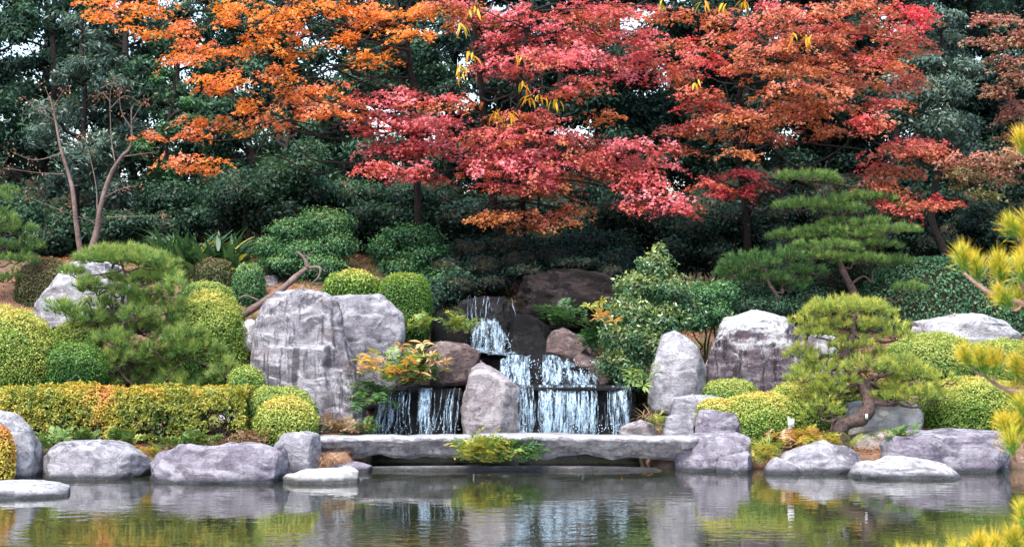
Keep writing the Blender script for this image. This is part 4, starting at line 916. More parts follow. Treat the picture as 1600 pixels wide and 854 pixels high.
maple('pink and red maple overhanging the waterfall', np.array([P(790, 0, 35.5)[0], 35.5, gz(P(790, 0, 35.5)[0], 35.5)]),
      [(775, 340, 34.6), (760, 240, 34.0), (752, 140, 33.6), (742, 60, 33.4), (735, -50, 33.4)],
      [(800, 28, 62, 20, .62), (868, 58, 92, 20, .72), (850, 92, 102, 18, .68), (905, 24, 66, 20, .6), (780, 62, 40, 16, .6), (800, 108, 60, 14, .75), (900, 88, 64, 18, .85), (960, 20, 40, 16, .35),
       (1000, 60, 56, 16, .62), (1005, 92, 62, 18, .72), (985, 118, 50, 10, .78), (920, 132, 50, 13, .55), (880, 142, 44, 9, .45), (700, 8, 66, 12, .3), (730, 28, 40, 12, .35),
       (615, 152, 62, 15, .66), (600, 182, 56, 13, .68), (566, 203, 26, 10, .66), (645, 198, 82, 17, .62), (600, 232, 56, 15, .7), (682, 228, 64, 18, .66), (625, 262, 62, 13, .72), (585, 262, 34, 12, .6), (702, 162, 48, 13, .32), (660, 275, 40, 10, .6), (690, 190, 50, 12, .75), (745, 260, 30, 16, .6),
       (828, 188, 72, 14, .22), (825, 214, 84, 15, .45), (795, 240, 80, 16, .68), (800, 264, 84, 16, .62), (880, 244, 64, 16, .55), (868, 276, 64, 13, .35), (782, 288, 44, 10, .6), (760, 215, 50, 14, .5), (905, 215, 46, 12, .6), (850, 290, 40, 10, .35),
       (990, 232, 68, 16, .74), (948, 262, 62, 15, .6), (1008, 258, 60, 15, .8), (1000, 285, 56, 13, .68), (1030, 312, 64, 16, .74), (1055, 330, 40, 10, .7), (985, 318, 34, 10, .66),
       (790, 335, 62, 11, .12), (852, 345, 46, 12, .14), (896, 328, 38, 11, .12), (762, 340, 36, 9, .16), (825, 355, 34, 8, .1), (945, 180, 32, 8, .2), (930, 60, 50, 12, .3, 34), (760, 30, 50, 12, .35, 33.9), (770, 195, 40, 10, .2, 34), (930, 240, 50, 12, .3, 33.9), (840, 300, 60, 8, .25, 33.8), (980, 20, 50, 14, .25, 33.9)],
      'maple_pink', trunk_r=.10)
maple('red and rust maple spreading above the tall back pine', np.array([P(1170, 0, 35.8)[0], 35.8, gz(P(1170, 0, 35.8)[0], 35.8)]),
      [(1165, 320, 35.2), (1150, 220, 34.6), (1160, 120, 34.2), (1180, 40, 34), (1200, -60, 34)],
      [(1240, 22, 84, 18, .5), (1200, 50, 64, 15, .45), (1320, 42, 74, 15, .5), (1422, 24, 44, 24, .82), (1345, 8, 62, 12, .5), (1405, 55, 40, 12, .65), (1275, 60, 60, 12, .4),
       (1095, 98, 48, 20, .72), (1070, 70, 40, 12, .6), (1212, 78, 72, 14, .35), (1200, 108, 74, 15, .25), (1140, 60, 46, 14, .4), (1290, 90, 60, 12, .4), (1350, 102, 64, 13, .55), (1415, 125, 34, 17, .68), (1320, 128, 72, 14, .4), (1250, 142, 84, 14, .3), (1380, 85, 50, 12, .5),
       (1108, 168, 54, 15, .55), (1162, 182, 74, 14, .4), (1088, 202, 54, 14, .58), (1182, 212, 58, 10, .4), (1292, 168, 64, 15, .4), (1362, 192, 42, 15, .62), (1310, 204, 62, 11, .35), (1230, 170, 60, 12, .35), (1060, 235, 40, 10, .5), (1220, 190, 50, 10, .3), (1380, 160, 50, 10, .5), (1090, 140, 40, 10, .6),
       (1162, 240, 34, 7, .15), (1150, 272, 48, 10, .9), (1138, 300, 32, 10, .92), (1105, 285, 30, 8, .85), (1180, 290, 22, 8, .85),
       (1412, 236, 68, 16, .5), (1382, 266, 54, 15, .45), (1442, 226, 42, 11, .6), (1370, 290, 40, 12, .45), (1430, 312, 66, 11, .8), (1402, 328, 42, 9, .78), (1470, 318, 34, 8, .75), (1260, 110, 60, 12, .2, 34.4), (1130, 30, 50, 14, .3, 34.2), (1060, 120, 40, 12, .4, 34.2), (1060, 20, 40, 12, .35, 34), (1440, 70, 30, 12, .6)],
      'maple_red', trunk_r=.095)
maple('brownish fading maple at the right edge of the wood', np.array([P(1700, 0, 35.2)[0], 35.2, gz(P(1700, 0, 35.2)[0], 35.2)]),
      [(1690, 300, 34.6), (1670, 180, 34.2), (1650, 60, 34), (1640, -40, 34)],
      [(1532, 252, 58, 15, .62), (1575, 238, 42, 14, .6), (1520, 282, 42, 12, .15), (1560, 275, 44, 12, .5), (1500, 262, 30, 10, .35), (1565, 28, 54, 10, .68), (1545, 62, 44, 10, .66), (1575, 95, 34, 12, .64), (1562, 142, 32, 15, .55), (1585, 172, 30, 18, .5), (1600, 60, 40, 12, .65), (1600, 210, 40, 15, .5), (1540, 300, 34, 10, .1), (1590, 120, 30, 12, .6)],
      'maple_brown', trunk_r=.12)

# slender tree with long yellow leaves hanging among the maples
def strip_leaf(L, W, bend, seg=5, droop=1.0):
    t = np.linspace(0, 1, seg + 1); w = W * .5 * np.sin(math.pi * (.06 + .94 * t) ** .8) + .001
    y = L * (np.sin(bend * t) / bend if bend > .01 else t); z = -L * droop * (1 - np.cos(bend * t)) / max(bend, .01)
    C = np.stack([t * 0, y, z], -1); dz = np.array([0, 0, W * .14])
    A = C + np.stack([-w, t * 0, t * 0], -1) + dz; B = C + np.stack([w, t * 0, t * 0], -1) + dz
    V = np.concatenate([A, C, B]); n = seg + 1; loops = []
    for i in range(seg):
        loops += [i, i + n, i + n + 1, i + 1]; loops += [i + n, i + 2 * n, i + 2 * n + 1, i + n + 1]
    return V, loops, [4] * (2 * seg)
def yellow_tree():
    Y = 32.2; base = np.array([P(820, 0, 36)[0], 36, gz(P(820, 0, 36)[0], 36)])
    t = thing('yellow_leaf_tree', 'slender tree with long drooping yellow and green leaves among the pink maple sprays', 'tree', base)
    tb = Tubes(); tr = [base, P(815, 260, 34), P(812, 130, 33.2), P(830, 20, 33), P(850, -60, 33)]; tb.add(tr, .06, .02, 7, 6); tb.build('trunk', M['bark_dark'], t)
    pool_ = []
    for k, tt in enumerate((.15, .35, .55, .75, .9)):
        V, l, s_ = strip_leaf(.21 + .02 * k, .045, .5 + .15 * k)
        pool_.append(mesh_np('leaf', V, l, s_, M['yellow_leaf'], np.full(len(s_), tt)))
    pool_ = [pool_[i] for i in (0, 1, 2, 2, 3, 4)]
    spots = [(735, 85, 31.6), (722, 105, 31.6), (716, 118, 31.7), (775, 175, 31.8), (800, 178, 31.6), (828, 152, 31.6), (846, 150, 31.7), (868, 158, 31.6), (820, 130, 31.7), (1085, 128, 31.6), (1100, 6, 31.8), (1130, 8, 31.8), (1160, 4, 31.9), (1035, 6, 31.7), (1240, 52, 31.8), (1262, 58, 31.8), (720, 40, 31.7), (740, 15, 31.8), (815, 85, 32.0)]
    sp = smooth_path(np.array(tr), 8); b = Tubes()
    for (px, py, y) in spots:
        c = P(px, py, y); j = int(np.argmin(np.linalg.norm(sp - c, axis=1))); b.add(wiggle(sp[j], c, 4, .05, .05), .016, .006, 5, 4)
        b.add(wiggle(c + [0, 0, .3], c, 3, .06), .009, .005, 5, 3)
        for q in range(random.randint(5, 8)):
            o = link('leaf', random.choice(pool_), t, c + np.array([random.uniform(-.08, .08), random.uniform(-.08, .08), random.uniform(-.04, .06)]) - org(t))
            o.rotation_euler = (random.uniform(-1.1, -.2), random.uniform(-.4, .4), random.uniform(0, 6.28)); s_ = random.uniform(.75, 1.1); o.scale = (s_, s_, s_)
    b.build('branches', M['bark_dark'], t)
yellow_tree()

# ------------------------------------------------------------------ bare twin-trunk tree
bt = thing('bare_tree', 'nearly leafless pale tree with two leaning trunks on the left slope', 'tree', P(134, 398, 34.3))
Yb = 34.2
def limb(pts, r0, r1, name='branch', sides=7):
    tb = Tubes(); tb.add([P(a, b, Yb + c) for a, b, c in pts], r0, r1, sides, 6, .07); tb.build(name, M['bark_pale'], bt)
limb([(128, 408, 0), (120, 355, 0), (114, 300, 0), (108, 275, .1), (95, 232, .1), (86, 185, .2), (78, 150, .2)], .06, .014, 'trunk', 9)
limb([(138, 405, 0), (152, 360, 0), (157, 325, -.1), (172, 275, -.1), (190, 245, -.2), (205, 225, -.2), (205, 170, -.2)], .078, .013, 'trunk', 9)
tw = [[(88, 190, .2), (60, 172, .1), (35, 150, 0)], [(100, 272, .1), (60, 270, 0), (5, 262, -.2)], [(96, 240, .1), (55, 250, 0), (20, 238, -.1)], [(157, 325, -.1), (145, 345, 0), (100, 330, -.3), (45, 308, -.4)],
      [(180, 255, -.1), (174, 215, .1), (172, 150, .2), (178, 125, .2)], [(152, 330, 0), (150, 290, .2), (138, 235, .3), (128, 215, .3)], [(205, 190, -.2), (225, 160, -.3), (240, 150, -.3)], [(172, 170, .2), (195, 150, .1), (222, 162, .1)],
      [(160, 310, -.1), (190, 295, -.3), (215, 290, -.4)], [(158, 340, 0), (200, 338, -.2), (255, 338, -.3)], [(80, 160, .2), (70, 135, .2)], [(82, 170, .2), (100, 140, .3)], [(190, 245, -.2), (225, 240, -.3), (245, 238, -.3)], [(173, 160, .2), (160, 145, .2), (152, 150, .2)], [(205, 200, -.2), (190, 175, -.1), (186, 140, -.1)]]
for p in tw: limb(p, .013, .004)
b = Buf(); n = 420; src = random.choices(tw, k=n); pos = np.array([P(*(lambda a: (a[0] + random.gauss(0, 7), a[1] + random.gauss(0, 5), Yb + a[2] + random.gauss(0, .1)))(p[-1] if random.random() < .6 else p[-2])) for p in src])
b.add(diamonds(pos, unit(n), rng.uniform(.04, .08, n), .025), rng.uniform(.3, .8, n)); b.build('leaves', M['maple_brown'], bt)

# ------------------------------------------------------------------ pines
def tufts(buf, pos, dirs, n, L, w, spread, tint, two=False):
    k = len(pos); d = np.repeat(dirs, n, 0) + spread * rng.normal(size=(k * n, 3)); d = norm(d)
    c = np.repeat(pos, n, 0) + np.repeat(dirs, n, 0) * (rng.random(k * n) * L * .55)[:, None]
    t = np.repeat(tint, n) + .1 * rng.normal(size=k * n); l = L * rng.uniform(.75, 1.15, k * n)
    if not two: buf.add(needles(c, d, l, w), t); return
    s_ = norm(np.cross(d, rng.normal(size=d.shape))) * w * .5; m = c + d * (l * .5)[:, None]; e_ = c + d * l[:, None]
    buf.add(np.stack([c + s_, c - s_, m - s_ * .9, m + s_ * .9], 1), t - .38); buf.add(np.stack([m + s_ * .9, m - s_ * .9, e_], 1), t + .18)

def pine(label, base, trunk, pads, mat, Y, L=.125, w=.0065, nn=34, dens=.0046, r0=.09, r1=.02, tint=.45, tup=.25, barkm='bark_pine', rough=.12, thin=1.0):
    t = thing('pine_tree', label, 'pine tree', base)
    tb = Tubes(); path = np.array([P(*p) for p in trunk]); sp = smooth_path(path, 8)
    tb.add(path, r0, r1, 16, 9, rough, .75); tr = tb.build('trunk', M[barkm], t)
    for (px, py, hw, hh, *rest) in pads:
        yy = Y + (rest[0] if rest else random.uniform(-.35, .45)); c = P(px, py, yy); mp = yy / FP
        rx = hw * mp; ry = max(rx * .85, .14); rz = max(hh * mp * 1.35 * thin, .06)
        k = max(5, int(math.pi * rx * ry / dens))
        a = rng.uniform(0, 2 * math.pi, k); rr = np.sqrt(rng.random(k)); dx, dy = rr * np.cos(a), rr * np.sin(a)
        lay = rng.random(k)
        zz = rz * (np.sqrt(np.clip(1 - rr ** 2, 0, 1)) * (1.15 * lay) - .5 + .2 * noise3(np.stack([dx * 2 + px, dy * 2, dx * 0], -1)) + .35 * noise3(np.stack([dx * rx * 6 + px, dy * ry * 6, dx * 0 + 3], -1)))
        kp = noise3(np.stack([dx * rx * 5 + px, dy * ry * 5, dx * 0 + py], -1)) > -.22; kp[:4] = True
        dx, dy, zz, lay = dx[kp], dy[kp], zz[kp], lay[kp]; k = len(dx)
        pos = c + np.stack([dx * rx * .97, dy * ry, zz - L * .3], -1)
        dirs = norm(np.stack([dx * .75, dy * .75 - .12, .5 + .6 * lay], -1) + .26 * rng.normal(size=(k, 3)))
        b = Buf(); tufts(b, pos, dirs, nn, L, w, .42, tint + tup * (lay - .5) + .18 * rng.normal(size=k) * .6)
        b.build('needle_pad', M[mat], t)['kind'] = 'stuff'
        d = np.linalg.norm(sp - c, axis=1) + np.where(sp[:, 2] > c[2] + .05, 1.0, 0); j = int(np.argmin(d)); low = c + np.array([0, .05, -rz * .75 - .02])
        bt_ = Tubes(); bt_.add(wiggle(sp[j], low, 5, .09, -.02), max(.012, r0 * .28), .010, 7, 4, .1)
        for q in range(int(5 + rx * 8)):
            i = rng.integers(k); bt_.add(wiggle(low + (pos[i] - low) * rng.uniform(0, .25), pos[i] + [0, 0, -.01], 3, .09), .008, .003, 5, 3)
        bt_.build('branch', M[barkm], t)
    return t
pine('spreading green pine behind the hedge on the left', P(173, 608, 29.4), [(173, 612, 29.4), (174, 585, 29.4), (180, 565, 29.4), (196, 540, 29.5), (200, 515, 29.5), (188, 490, 29.5), (192, 465, 29.5), (196, 435, 29.5), (188, 405, 29.5)],
     [(187, 397, 58, 14), (150, 398, 28, 9), (246, 408, 32, 12), (225, 398, 30, 10), (272, 445, 27, 15), (262, 428, 24, 10), (112, 422, 20, 7), (136, 438, 20, 8), (178, 432, 15, 7), (210, 432, 22, 8), (100, 477, 28, 12), (132, 490, 30, 12), (160, 470, 24, 9), (214, 487, 26, 12), (262, 490, 28, 15), (240, 462, 26, 10), (152, 502, 24, 9), (176, 526, 32, 15), (262, 512, 32, 13), (220, 510, 24, 10), (105, 560, 38, 15), (90, 535, 24, 10), (242, 537, 28, 12), (310, 538, 38, 18), (285, 520, 30, 13), (138, 570, 38, 12), (180, 556, 30, 10), (230, 574, 38, 13), (297, 575, 36, 16), (300, 598, 34, 12), (352, 575, 24, 16), (330, 558, 26, 12), (247, 598, 24, 9), (112, 590, 30, 10), (200, 450, 30, 12), (225, 470, 26, 10), (170, 490, 30, 12), (205, 548, 34, 13), (160, 590, 34, 11), (265, 560, 34, 14), (330, 590, 30, 12), (125, 520, 28, 11), (195, 590, 30, 10), (280, 475, 22, 10), (150, 448, 24, 9), (240, 430, 28, 10), (270, 590, 32, 12), (210, 508, 30, 12)],
     'pine', 29.45, tint=.68, tup=.4, r0=.075, L=.14, nn=46, dens=.0038)
pine('small yellow green pine with a bent black trunk at the water edge on the right', P(1318, 702, 27.6), [(1320, 708, 27.6), (1314, 684, 27.6), (1320, 664, 27.6), (1346, 654, 27.6), (1360, 634, 27.65), (1350, 605, 27.8), (1330, 580, 27.9), (1322, 555, 27.9), (1332, 525, 27.9), (1334, 495, 27.9)],
     [(1322, 475, 64, 12), (1290, 482, 36, 10), (1360, 484, 40, 10), (1264, 500, 32, 10), (1315, 503, 54, 10), (1380, 505, 36, 10), (1275, 517, 30, 8), (1254, 548, 30, 12), (1292, 556, 38, 13), (1336, 533, 42, 10), (1348, 549, 36, 11), (1402, 520, 26, 9), (1282, 572, 42, 11), (1356, 566, 42, 12), (1402, 560, 30, 10), (1254, 585, 28, 11), (1290, 600, 34, 13), (1284, 632, 32, 17), (1318, 606, 30, 9), (1376, 578, 34, 10), (1410, 602, 58, 13), (1430, 580, 36, 11), (1478, 590, 20, 8), (1466, 613, 28, 10), (1440, 612, 32, 10), (1262, 618, 26, 12), (1390, 616, 34, 6), (1310, 590, 36, 10)],
     'pine_yellow', 27.85, tint=.62, r0=.16, r1=.045, rough=.24, L=.11, tup=.4)
pine('tall green pine with tiered pads at the back on the right', P(1340, 470, 32.6), [(1342, 478, 32.6), (1332, 452, 32.6), (1318, 425, 32.6), (1308, 398, 32.7), (1300, 370, 32.7), (1294, 330, 32.7), (1282, 285, 32.7)],
     [(1262, 273, 48, 10), (1285, 280, 30, 8), (1258, 318, 48, 12), (1300, 312, 30, 10), (1350, 307, 50, 10), (1392, 322, 30, 8), (1322, 325, 34, 9), (1240, 366, 42, 9), (1298, 358, 54, 10), (1340, 366, 40, 9), (1392, 356, 44, 8), (1360, 345, 30, 7), (1290, 382, 54, 10), (1370, 380, 38, 9), (1345, 402, 44, 12), (1395, 405, 32, 13), (1275, 398, 40, 10), (1418, 447, 26, 8), (1310, 345, 30, 8)],
     'pine', 32.65, L=.11, tint=.5, thin=.72, r0=.10, tup=.35)
pine('dim low pine spreading left of the tall back pine', P(1215, 490, 32.0), [(1222, 495, 32.0), (1215, 465, 32.0), (1200, 440, 32.0), (1195, 410, 32.0)],
     [(1172, 405, 46, 13), (1150, 422, 34, 12), (1218, 397, 40, 11), (1236, 440, 30, 9), (1190, 430, 40, 11), (1260, 420, 32, 10)],
     'pine', 32.0, L=.12, tint=.22, r0=.06)
pine('cropped green pine at the left edge below the dark trees', P(-45, 470, 32.0), [(-40, 480, 32), (-35, 420, 32), (-42, 350, 32), (-38, 290, 32)],
     [(10, 298, 22, 8), (-15, 305, 30, 9), (8, 342, 24, 9), (25, 355, 30, 9), (44, 380, 28, 11), (24, 402, 36, 9), (-5, 382, 34, 10), (5, 430, 30, 9), (-10, 330, 30, 9)],
     'pine', 32.0, tint=.5, L=.11)

# the near pine at the right, out of focus
def near_pine():
    Yn = 9.3; base = np.array([3.55, Yn, gz(3.55, Yn)])
    random.seed(77); t = thing('pine_tree', 'near pine with long golden needles reaching in from the right edge', 'pine tree', base)
    tr = [base + [0, 0, -.2], base + [.05, 0, .7], base + [-.05, .05, 1.5], base + [.1, 0, 2.3], base + [0, 0, 3.2], base + [.1, 0, 4.0]]
    tb = Tubes(); tb.add(tr, .10, .03, 10, 8, .12); tb.build('trunk', M['bark_pine'], t); sp = smooth_path(np.array(tr), 8)
    br = [([(1500, 428), (1520, 445), (1548, 462), (1600, 476), (1680, 490)], [(1500, 428, 0), (1522, 442, -.1), (1550, 440, .2), (1560, 450, 0), (1590, 445, .1), (1600, 430, 0), (1575, 485, -.6), (1598, 492, -.3)]),
          ([(1528, 585), (1545, 598), (1572, 610), (1610, 612), (1690, 600)], [(1528, 586, 0), (1515, 580, -.5), (1545, 590, .2), (1585, 598, 0), (1600, 580, .2), (1590, 640, -.2), (1605, 610, 0)]),
          ([(1578, 720), (1595, 722), (1640, 715), (1700, 690)], [(1578, 715, 0), (1590, 690, 0), (1600, 705, .2), (1572, 690, -.2), (1596, 660, 0)]),
          ([(1425, 900), (1480, 890), (1540, 880), (1620, 870), (1700, 840)], [(1402, 878, 0), (1425, 880, .1), (1450, 884, 0), (1500, 870, -.2), (1525, 858, 0), (1550, 862, .1), (1578, 850, 0), (1600, 840, .1), (1540, 885, 0), (1565, 890, 0), (1590, 880, 0), (1510, 895, -.2), (1600, 810, 0)]),
          ([(1590, 245), (1620, 262), (1690, 280)], [(1592, 245, 0), (1605, 240, .1)]), ([(1588, 378), (1615, 392), (1690, 400)], [(1584, 376, -.3), (1600, 372, .1), (1598, 392, 0)])]
    k = 0
    for pts, tf in br:
        y = Yn + [-.2, .1, -.1, -.5, .2, 0][k]; k += 1
        dn = 20 if pts[0][1] > 850 else 0; w = [P(a + 8, b_ + dn, y) for a, b_ in pts]; j = int(np.argmin(np.linalg.norm(sp - w[-1], axis=1))); bt_ = Tubes()
        bt_.add(w + [sp[j]], .006, .028, 8, 6, .1)
        for (a, b_, dx) in tf:
            c = P(a + 8, b_ + dn, y + random.uniform(-.08, .08)); d = norm(np.array([dx - .15, random.uniform(-.3, .2), 1.0]))
            i = int(np.argmin([np.linalg.norm(q_ - c) for q_ in w])); bt_.add(wiggle(w[i], c, 3, .05), .008, .005, 6, 3)
            bt_.add([c, c + d * .05], .006, .003, 6, 3)
            b = Buf(); tufts(b, np.array([c, c + d * .03]), np.array([d, d]), 130, .122, .0034, .40, np.full(2, .46 + random.uniform(-.1, .12)), True)
            b.build('needle_tuft', M['pine_gold'], t)['kind'] = 'stuff'
        bt_.build('branch', M['twig_pink'], t)
near_pine()

# ------------------------------------------------------------------ strap-leaved plant, ferns, grasses
def strap_plant():
    base = P(312, 432, 33.2); base[2] = gz(base[0], 33.2)
    t = thing('strap_leaf_plant', 'big dark clump of broad strap leaves with yellow edges above the left slope', 'plant', base)
    pool_ = []
    for k in range(8):
        V, l, s_ = strip_leaf(random.uniform(.85, 1.15), random.uniform(.09, .13), random.uniform(.5, 1.2), 6)
        pool_.append(mesh_np('leaf', V, l, s_, M['strap'], np.full(len(s_), [.2, .35, .45, .3, .5, .4, .9, .25][k])))
    for k in range(190):
        f = random.random(); x = P(252 + f * 125, 0, 33.2)[0]; y = 33.2 + random.uniform(-.35, .35); z = gz(x, y) + random.uniform(0, .25)
        o = link('leaf', random.choice(pool_), t, np.array([x, y, z]) - org(t))
        out = math.atan2(y - 33.7, (x - base[0])); o.rotation_euler = (random.uniform(.75, 1.45), random.uniform(-.3, .3), random.uniform(0, 6.28))
        s_ = random.uniform(.85, 1.15); o.scale = (s_, s_, s_)
    V, l, s_ = strip_leaf(.42, .09, .25, 6); me = mesh_np('leaf', V, l, s_, M['strap_pale'], np.full(len(s_), .5))
    o = link('leaf', me, t, P(341, 392, 32.7) - org(t)); o.rotation_euler = (1.5, 1.57, 1.57); o['label'] = 'single whitish leaf'; o.rotation_euler = (1.45, 0, .1)
strap_plant()

FR = {}
def frond_pool(mat, kind, tints):
    key = (mat, kind, tuple(tints))
    if key in FR: return FR[key]
    out = []
    for k in range(5):
        b = Buf(); tt = tints[k % len(tints)]
        if kind == 'fern':
            m = 9; t = np.linspace(.12, 1, m); y = .42 * t; z = .16 * np.sin(t * 2.2) - .10 * t ** 2
            for sx in (-1, 1):
                c = np.stack([t * 0, y, z], -1); L_ = .13 * np.sin(math.pi * (.15 + .8 * (1 - t))) + .02
                b.add(diamonds(c, norm(np.tile(Z3, (m, 1)) + .15 * rng.normal(size=(m, 3))), L_, .045, .1, np.tile([sx, .45, -.12], (m, 1))), np.full(m, tt))
            C = np.stack([t * 0, y, z], -1); w = np.array([.003, 0, 0]); b.add(np.stack([C[:-1] - w, C[:-1] + w, C[1:] + w, C[1:] - w], 1), np.full(m - 1, tt))
        elif kind == 'blade':
            V, l, s_ = strip_leaf(.38, .016, .9 + .15 * k, 5); V = V[np.array(l)].reshape(-1, 4, 3); b.add(V, np.full(len(V), tt))
        else:   # broad leaf sprig
            m = 7; a = np.linspace(0, 2 * math.pi, m, endpoint=False) + .3 * rng.normal(size=m)
            d = np.stack([np.cos(a), np.sin(a), .25 + 0 * a], -1); c = np.tile([0, .22, .02], (m, 1)) + d * .01
            b.add(diamonds(c, norm(np.tile([0, .2, 1.], (m, 1)) + .3 * rng.normal(size=(m, 3))), .17, .055, .2, d), np.full(m, tt))
            w = np.array([.004, 0, 0]); p0, p1 = np.zeros(3), np.array([0, .22, .02]); b.add(np.array([[p0 - w, p0 + w, p1 + w, p1 - w]]), np.array([tt]))
        out.append(b.mesh({'fern': 'frond', 'blade': 'blade', 'sprig': 'sprig'}[kind], M[mat]))
    FR[key] = out; return out
def plant(name, label, px, py, Y, n, size, mat, kind, tints=(.3, .5, .7), wpx=20, elev=(.2, 1.2), cat='plant', group=None, hpx=4, up=False):
    base = P(px, py, Y); t = thing(name, label, cat, base, group); ms = frond_pool(mat, kind, tints)
    for k in range(n):
        dx = random.gauss(0, .5) * wpx * Y / FP; o = link(ms[0].name.split('.')[0], random.choice(ms), t, (dx, random.uniform(-.5, .5) * wpx * Y / FP * .6, random.uniform(-.5, 1) * hpx * Y / FP))
        o.rotation_euler = (random.uniform(*elev), random.uniform(-.3, .3), random.uniform(0, 6.28)); s_ = size * random.uniform(.7, 1.2); o.scale = (s_, s_, s_)
FG = 'ferns and small plants around the cascade'
plant('fern', 'leafy green fern hanging at the left side of the left water curtain', 584, 622, 28.3, 44, .95, 'fern', 'fern', (.2, .35, .5), 26, (-.5, .8), group=FG, hpx=22)
plant('fern', 'bright orange and yellow fern beside the round grey stone', 575, 580, 28.2, 18, .65, 'fern_orange', 'fern', (.2, .4, .6, .8), 22, (.1, 1.1), group=FG, hpx=14)
plant('lily_plant', 'orange star shaped leaves above the left water curtain', 612, 590, 28.3, 12, 1.1, 'fern_orange', 'sprig', (.3, .55, .7), 34, (.1, 1.0), group=FG, hpx=24)
plant('fern', 'mixed green and rusty fern in front of the reddish brown rock', 655, 590, 28.9, 44, .95, 'fern', 'fern', (.3, .5, .8), 30, (.1, 1.2), group=FG, hpx=22)
plant('lily_plant', 'pinkish orange leaves on the fern in front of the reddish brown rock', 655, 578, 28.6, 12, 1.1, 'fern_orange', 'sprig', (.6, .8, .9), 34, (.2, 1.0), group=FG, hpx=26)
plant('fern', 'pale green fern over the right shoulder of the cracked blue grey stone', 655, 520, 29.9, 16, .75, 'fern', 'fern', (.55, .7, .85), 20, (.2, 1.2), group=FG, hpx=8)
plant('fern', 'yellow green fern on the dark rock left of the upper fall', 712, 520, 30.6, 26, .8, 'fern', 'fern', (.5, .7, .85), 24, (.1, 1.2), group=FG, hpx=10)
plant('fern', 'dark fern clump under the dark rounded boulder', 880, 510, 31.2, 30, .9, 'fern', 'fern', (.1, .2, .3), 30, (.1, 1.2), group=FG, hpx=10)
plant('lily_plant', 'orange leaves in the left side of the camellia', 943, 505, 28.9, 5, .9, 'fern_orange', 'sprig', (.45, .6, .7), 10, (.2, 1.1), group=FG, hpx=14)
plant('lily_plant', 'lime green rosette at the left side of the camellia', 930, 490, 29.0, 4, 1.0, 'fern', 'sprig', (.8, .9), 6, (.4, 1.2), group=FG, hpx=6)
plant('broadleaf_plant', 'large bright green leaves hanging under the camellia beside the pointed stone', 1010, 590, 28.5, 10, 1.0, 'fern', 'sprig', (.5, .6, .7), 14, (-.6, .6), group=FG, hpx=14)
plant('fern', 'yellow green plant on the waterline ledge under the bridge', 760, 722, 26.7, 64, .95, 'fern', 'fern', (.5, .7, .9, 1.1), 34, (.2, 1.3), group=FG, hpx=10)
plant('small_plant', 'yellow fading leaves over the plant under the bridge', 762, 716, 26.55, 26, .75, 'fern_orange', 'fern', (-.1, .05, .2), 34, (.3, 1.3), group=FG, hpx=8)
plant('lily_plant', 'tall yellow leaves rising from the plant under the bridge', 772, 712, 26.6, 8, .9, 'yellow_leaf', 'blade', (.4, .6), 8, (.9, 1.5), group=FG)
plant('fern', 'dark green small fern at the right of the plant under the bridge', 818, 722, 26.7, 22, .8, 'fern', 'fern', (.25, .35, .5), 18, (.1, 1.2), group=FG, hpx=6)
plant('grass_tuft', 'dry pinkish grass tuft between the squared stone and the bridge slab', 517, 722, 26.6, 80, .7, 'grass_pink', 'blade', (.3, .5, .7, .9), 20, (.4, 1.3), cat='grass tuft')
plant('small_plant', 'orange pink plants behind the left end of the bridge', 530, 678, 27.9, 44, .65, 'grass_pink', 'fern', (.1, .4, .7, .95), 34, (.1, 1.2), group=FG, hpx=8)
plant('fern', 'light green fern between the round grey stone and the reddish brown rock', 632, 596, 28.5, 40, .9, 'fern', 'fern', (.45, .6, .8), 24, (.1, 1.2), group=FG, hpx=18)
plant('fern', 'dark fern added to darken the gap between the two brown rocks right of the middle cascade', 930, 545, 29.9, 36, .9, 'fern', 'fern', (.0, .1, .25), 26, (.0, 1.1), group=FG, hpx=16)  # fern added over lit soil so the gap reads dark
plant('fern', 'green fern at the left foot of the left water curtain', 575, 678, 28.0, 14, .6, 'fern', 'fern', (.4, .55), 14, (.1, 1.1), group=FG)
plant('small_plant', 'yellow leaves between the two small stones right of the water curtain', 1032, 664, 27.9, 16, .5, 'fern', 'fern', (.7, .9, 1.0), 12, (.2, 1.2), group=FG)
plant('grass_tuft', 'thin yellowish grass at the foot of the pointed stone', 1012, 655, 28.4, 40, .7, 'grass_pink', 'blade', (.1, .2, .5), 14, (.5, 1.4), cat='grass tuft')
plant('small_plant', 'orange fading plants in front of the tall yellow azalea mound', 1250, 700, 27.5, 46, .8, 'fern_orange', 'fern', (.2, .45, .7, .9), 50, (.1, 1.2), hpx=10)
plant('small_plant', 'yellow leafy plants at the water edge beside the stepped stone', 1194, 722, 26.9, 30, .6, 'fern_orange', 'fern', (.0, .15, .3, .5), 20, (.1, 1.2), hpx=14)
plant('grass_tuft', 'arching green grass tuft beside the notched violet stone', 1200, 705, 27.3, 60, 1.0, 'fern', 'blade', (.5, .65, .8), 14, (.6, 1.4), cat='grass tuft')
plant('fern', 'green fern between the two left boulders under the hedge', 82, 708, 26.6, 24, .8, 'fern', 'fern', (.4, .55, .7), 20, (.1, 1.1), hpx=8)
plant('small_plant', 'dry leafy plant between the rounded boulder and the long violet boulder', 240, 722, 26.5, 22, .6, 'fern_orange', 'fern', (.0, .2, .6), 12, (.1, 1.1), hpx=8)
plant('grass_tuft', 'dry grass under the bare right end of the hedge', 350, 692, 27.1, 60, .6, 'grass_pink', 'blade', (.2, .5, .8), 36, (.5, 1.4), cat='grass tuft')
plant('grass_tuft', 'brown grass at the foot of the bent pine trunk', 1345, 705, 27.6, 60, .5, 'grass_pink', 'blade', (.1, .4, .6), 34, (.4, 1.4), cat='grass tuft')

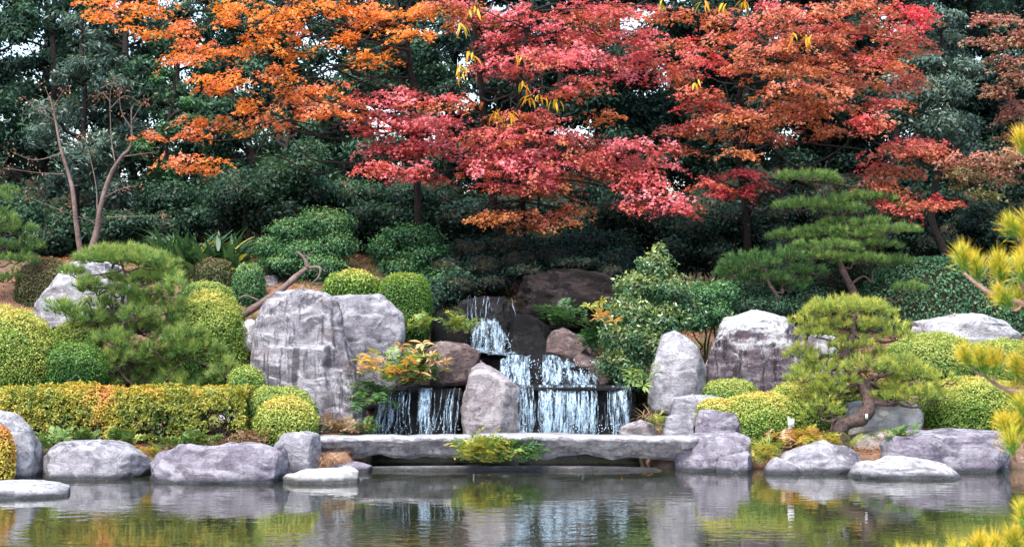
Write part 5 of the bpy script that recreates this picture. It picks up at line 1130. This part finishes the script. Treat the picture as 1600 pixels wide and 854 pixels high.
for px, py, m_, tt, lab in [(125, 694, 'fern', (.2, .4, .6), 'low green plants behind the rounded pale boulder'), (185, 694, 'fern', (.3, .5, .8), 'low green plants above the right shoulder of the rounded pale boulder'), (272, 704, 'fern', (.2, .4, .7), 'low green plants above the left end of the long violet boulder'),
                         (315, 698, 'fern', (.3, .6, .8), 'low yellow green plants above the middle of the long violet boulder'), (405, 694, 'grass_pink', (.1, .4, .7), 'brownish small plants above the right end of the long violet boulder'), (1300, 700, 'fern_orange', (.0, .2, .5), 'yellow small plants left of the bent pine trunk'), (1400, 690, 'fern', (.4, .7), 'low green plants below the broad pale stone')]:
    plant('small_plant', lab, px, py, 27.05, 26, .6, m_, 'fern', tt, 30, (.1, 1.2), group='low plants behind the shore stones', hpx=4)
n = 60000; x = rng.uniform(-10, 10, n); y = rng.uniform(27.2, 34.5, n); z = height(x, y); q3 = np.stack([x * .55, y * .8, x * 0 + 3], -1)
k = (z > .25) & (noise3(q3) + .5 * noise3(q3 * 3.7) > .02); p = np.stack([x, y, z + rng.uniform(0, .035, n)], -1)[k]; b = Buf()
b.add(diamonds(p, norm(rng.normal(size=p.shape) * .8 + [0, -.3, .6]), rng.uniform(.03, .065, len(p)), .028), .35 + .3 * noise3(p * 1.3))
tag(b.build('ground_cover', M['azalea_green']), 'low green ground cover creeping over the soil between the shrubs', 'ground cover', kind='stuff')
# fallen leaves on the soil
n = 28000; x = rng.uniform(-10, 10, n); y = rng.uniform(26.9, 36.5, n); z = height(x, y); k = z > .15
pos = np.stack([x, y, z + .012], -1)[k]; b = Buf()
b.add(diamonds(pos, norm(Z3 + .35 * rng.normal(size=pos.shape)), rng.uniform(.04, .085, len(pos)), .035), rng.uniform(.1, .95, len(pos)))
tag(b.build('fallen_leaves', M['litter']), 'brown and orange fallen leaves scattered over the garden soil', 'fallen leaves', kind='stuff')

xf = rng.uniform(-8, 8, 46); yf = 26.3 - rng.random(46) ** 2 * 3.0; b = Buf()
b.add(diamonds(np.stack([xf, yf, 0 * xf + .006], -1), norm(Z3 + .04 * rng.normal(size=(46, 3))), rng.uniform(.03, .06, 46), .028, .05), rng.uniform(.2, .95, 46))
tag(b.build('floating_leaves', M['litter']), 'few small fallen leaves floating on the pond near the far shore', 'floating leaves', kind='stuff')
# plant markers
t = thing('plant_marker', 'small white marker plate on a stake in front of the tall yellow azalea', 'marker', P(1235, 690, 27.3))
p = P(1236, 660, 27.3); box('plate', p, (.05, .012, .065), M['plate'], t); 
p2 = P(1232, 662, 27.32); box('stake', p2, (.010, .008, .12), M['plate'], t)
t = tag(box('trunk_tag', P(1354, 650, 27.46), (.02, .006, .042), M['plate'], None), 'tiny white tag fixed to the bent black pine trunk', 'tag')
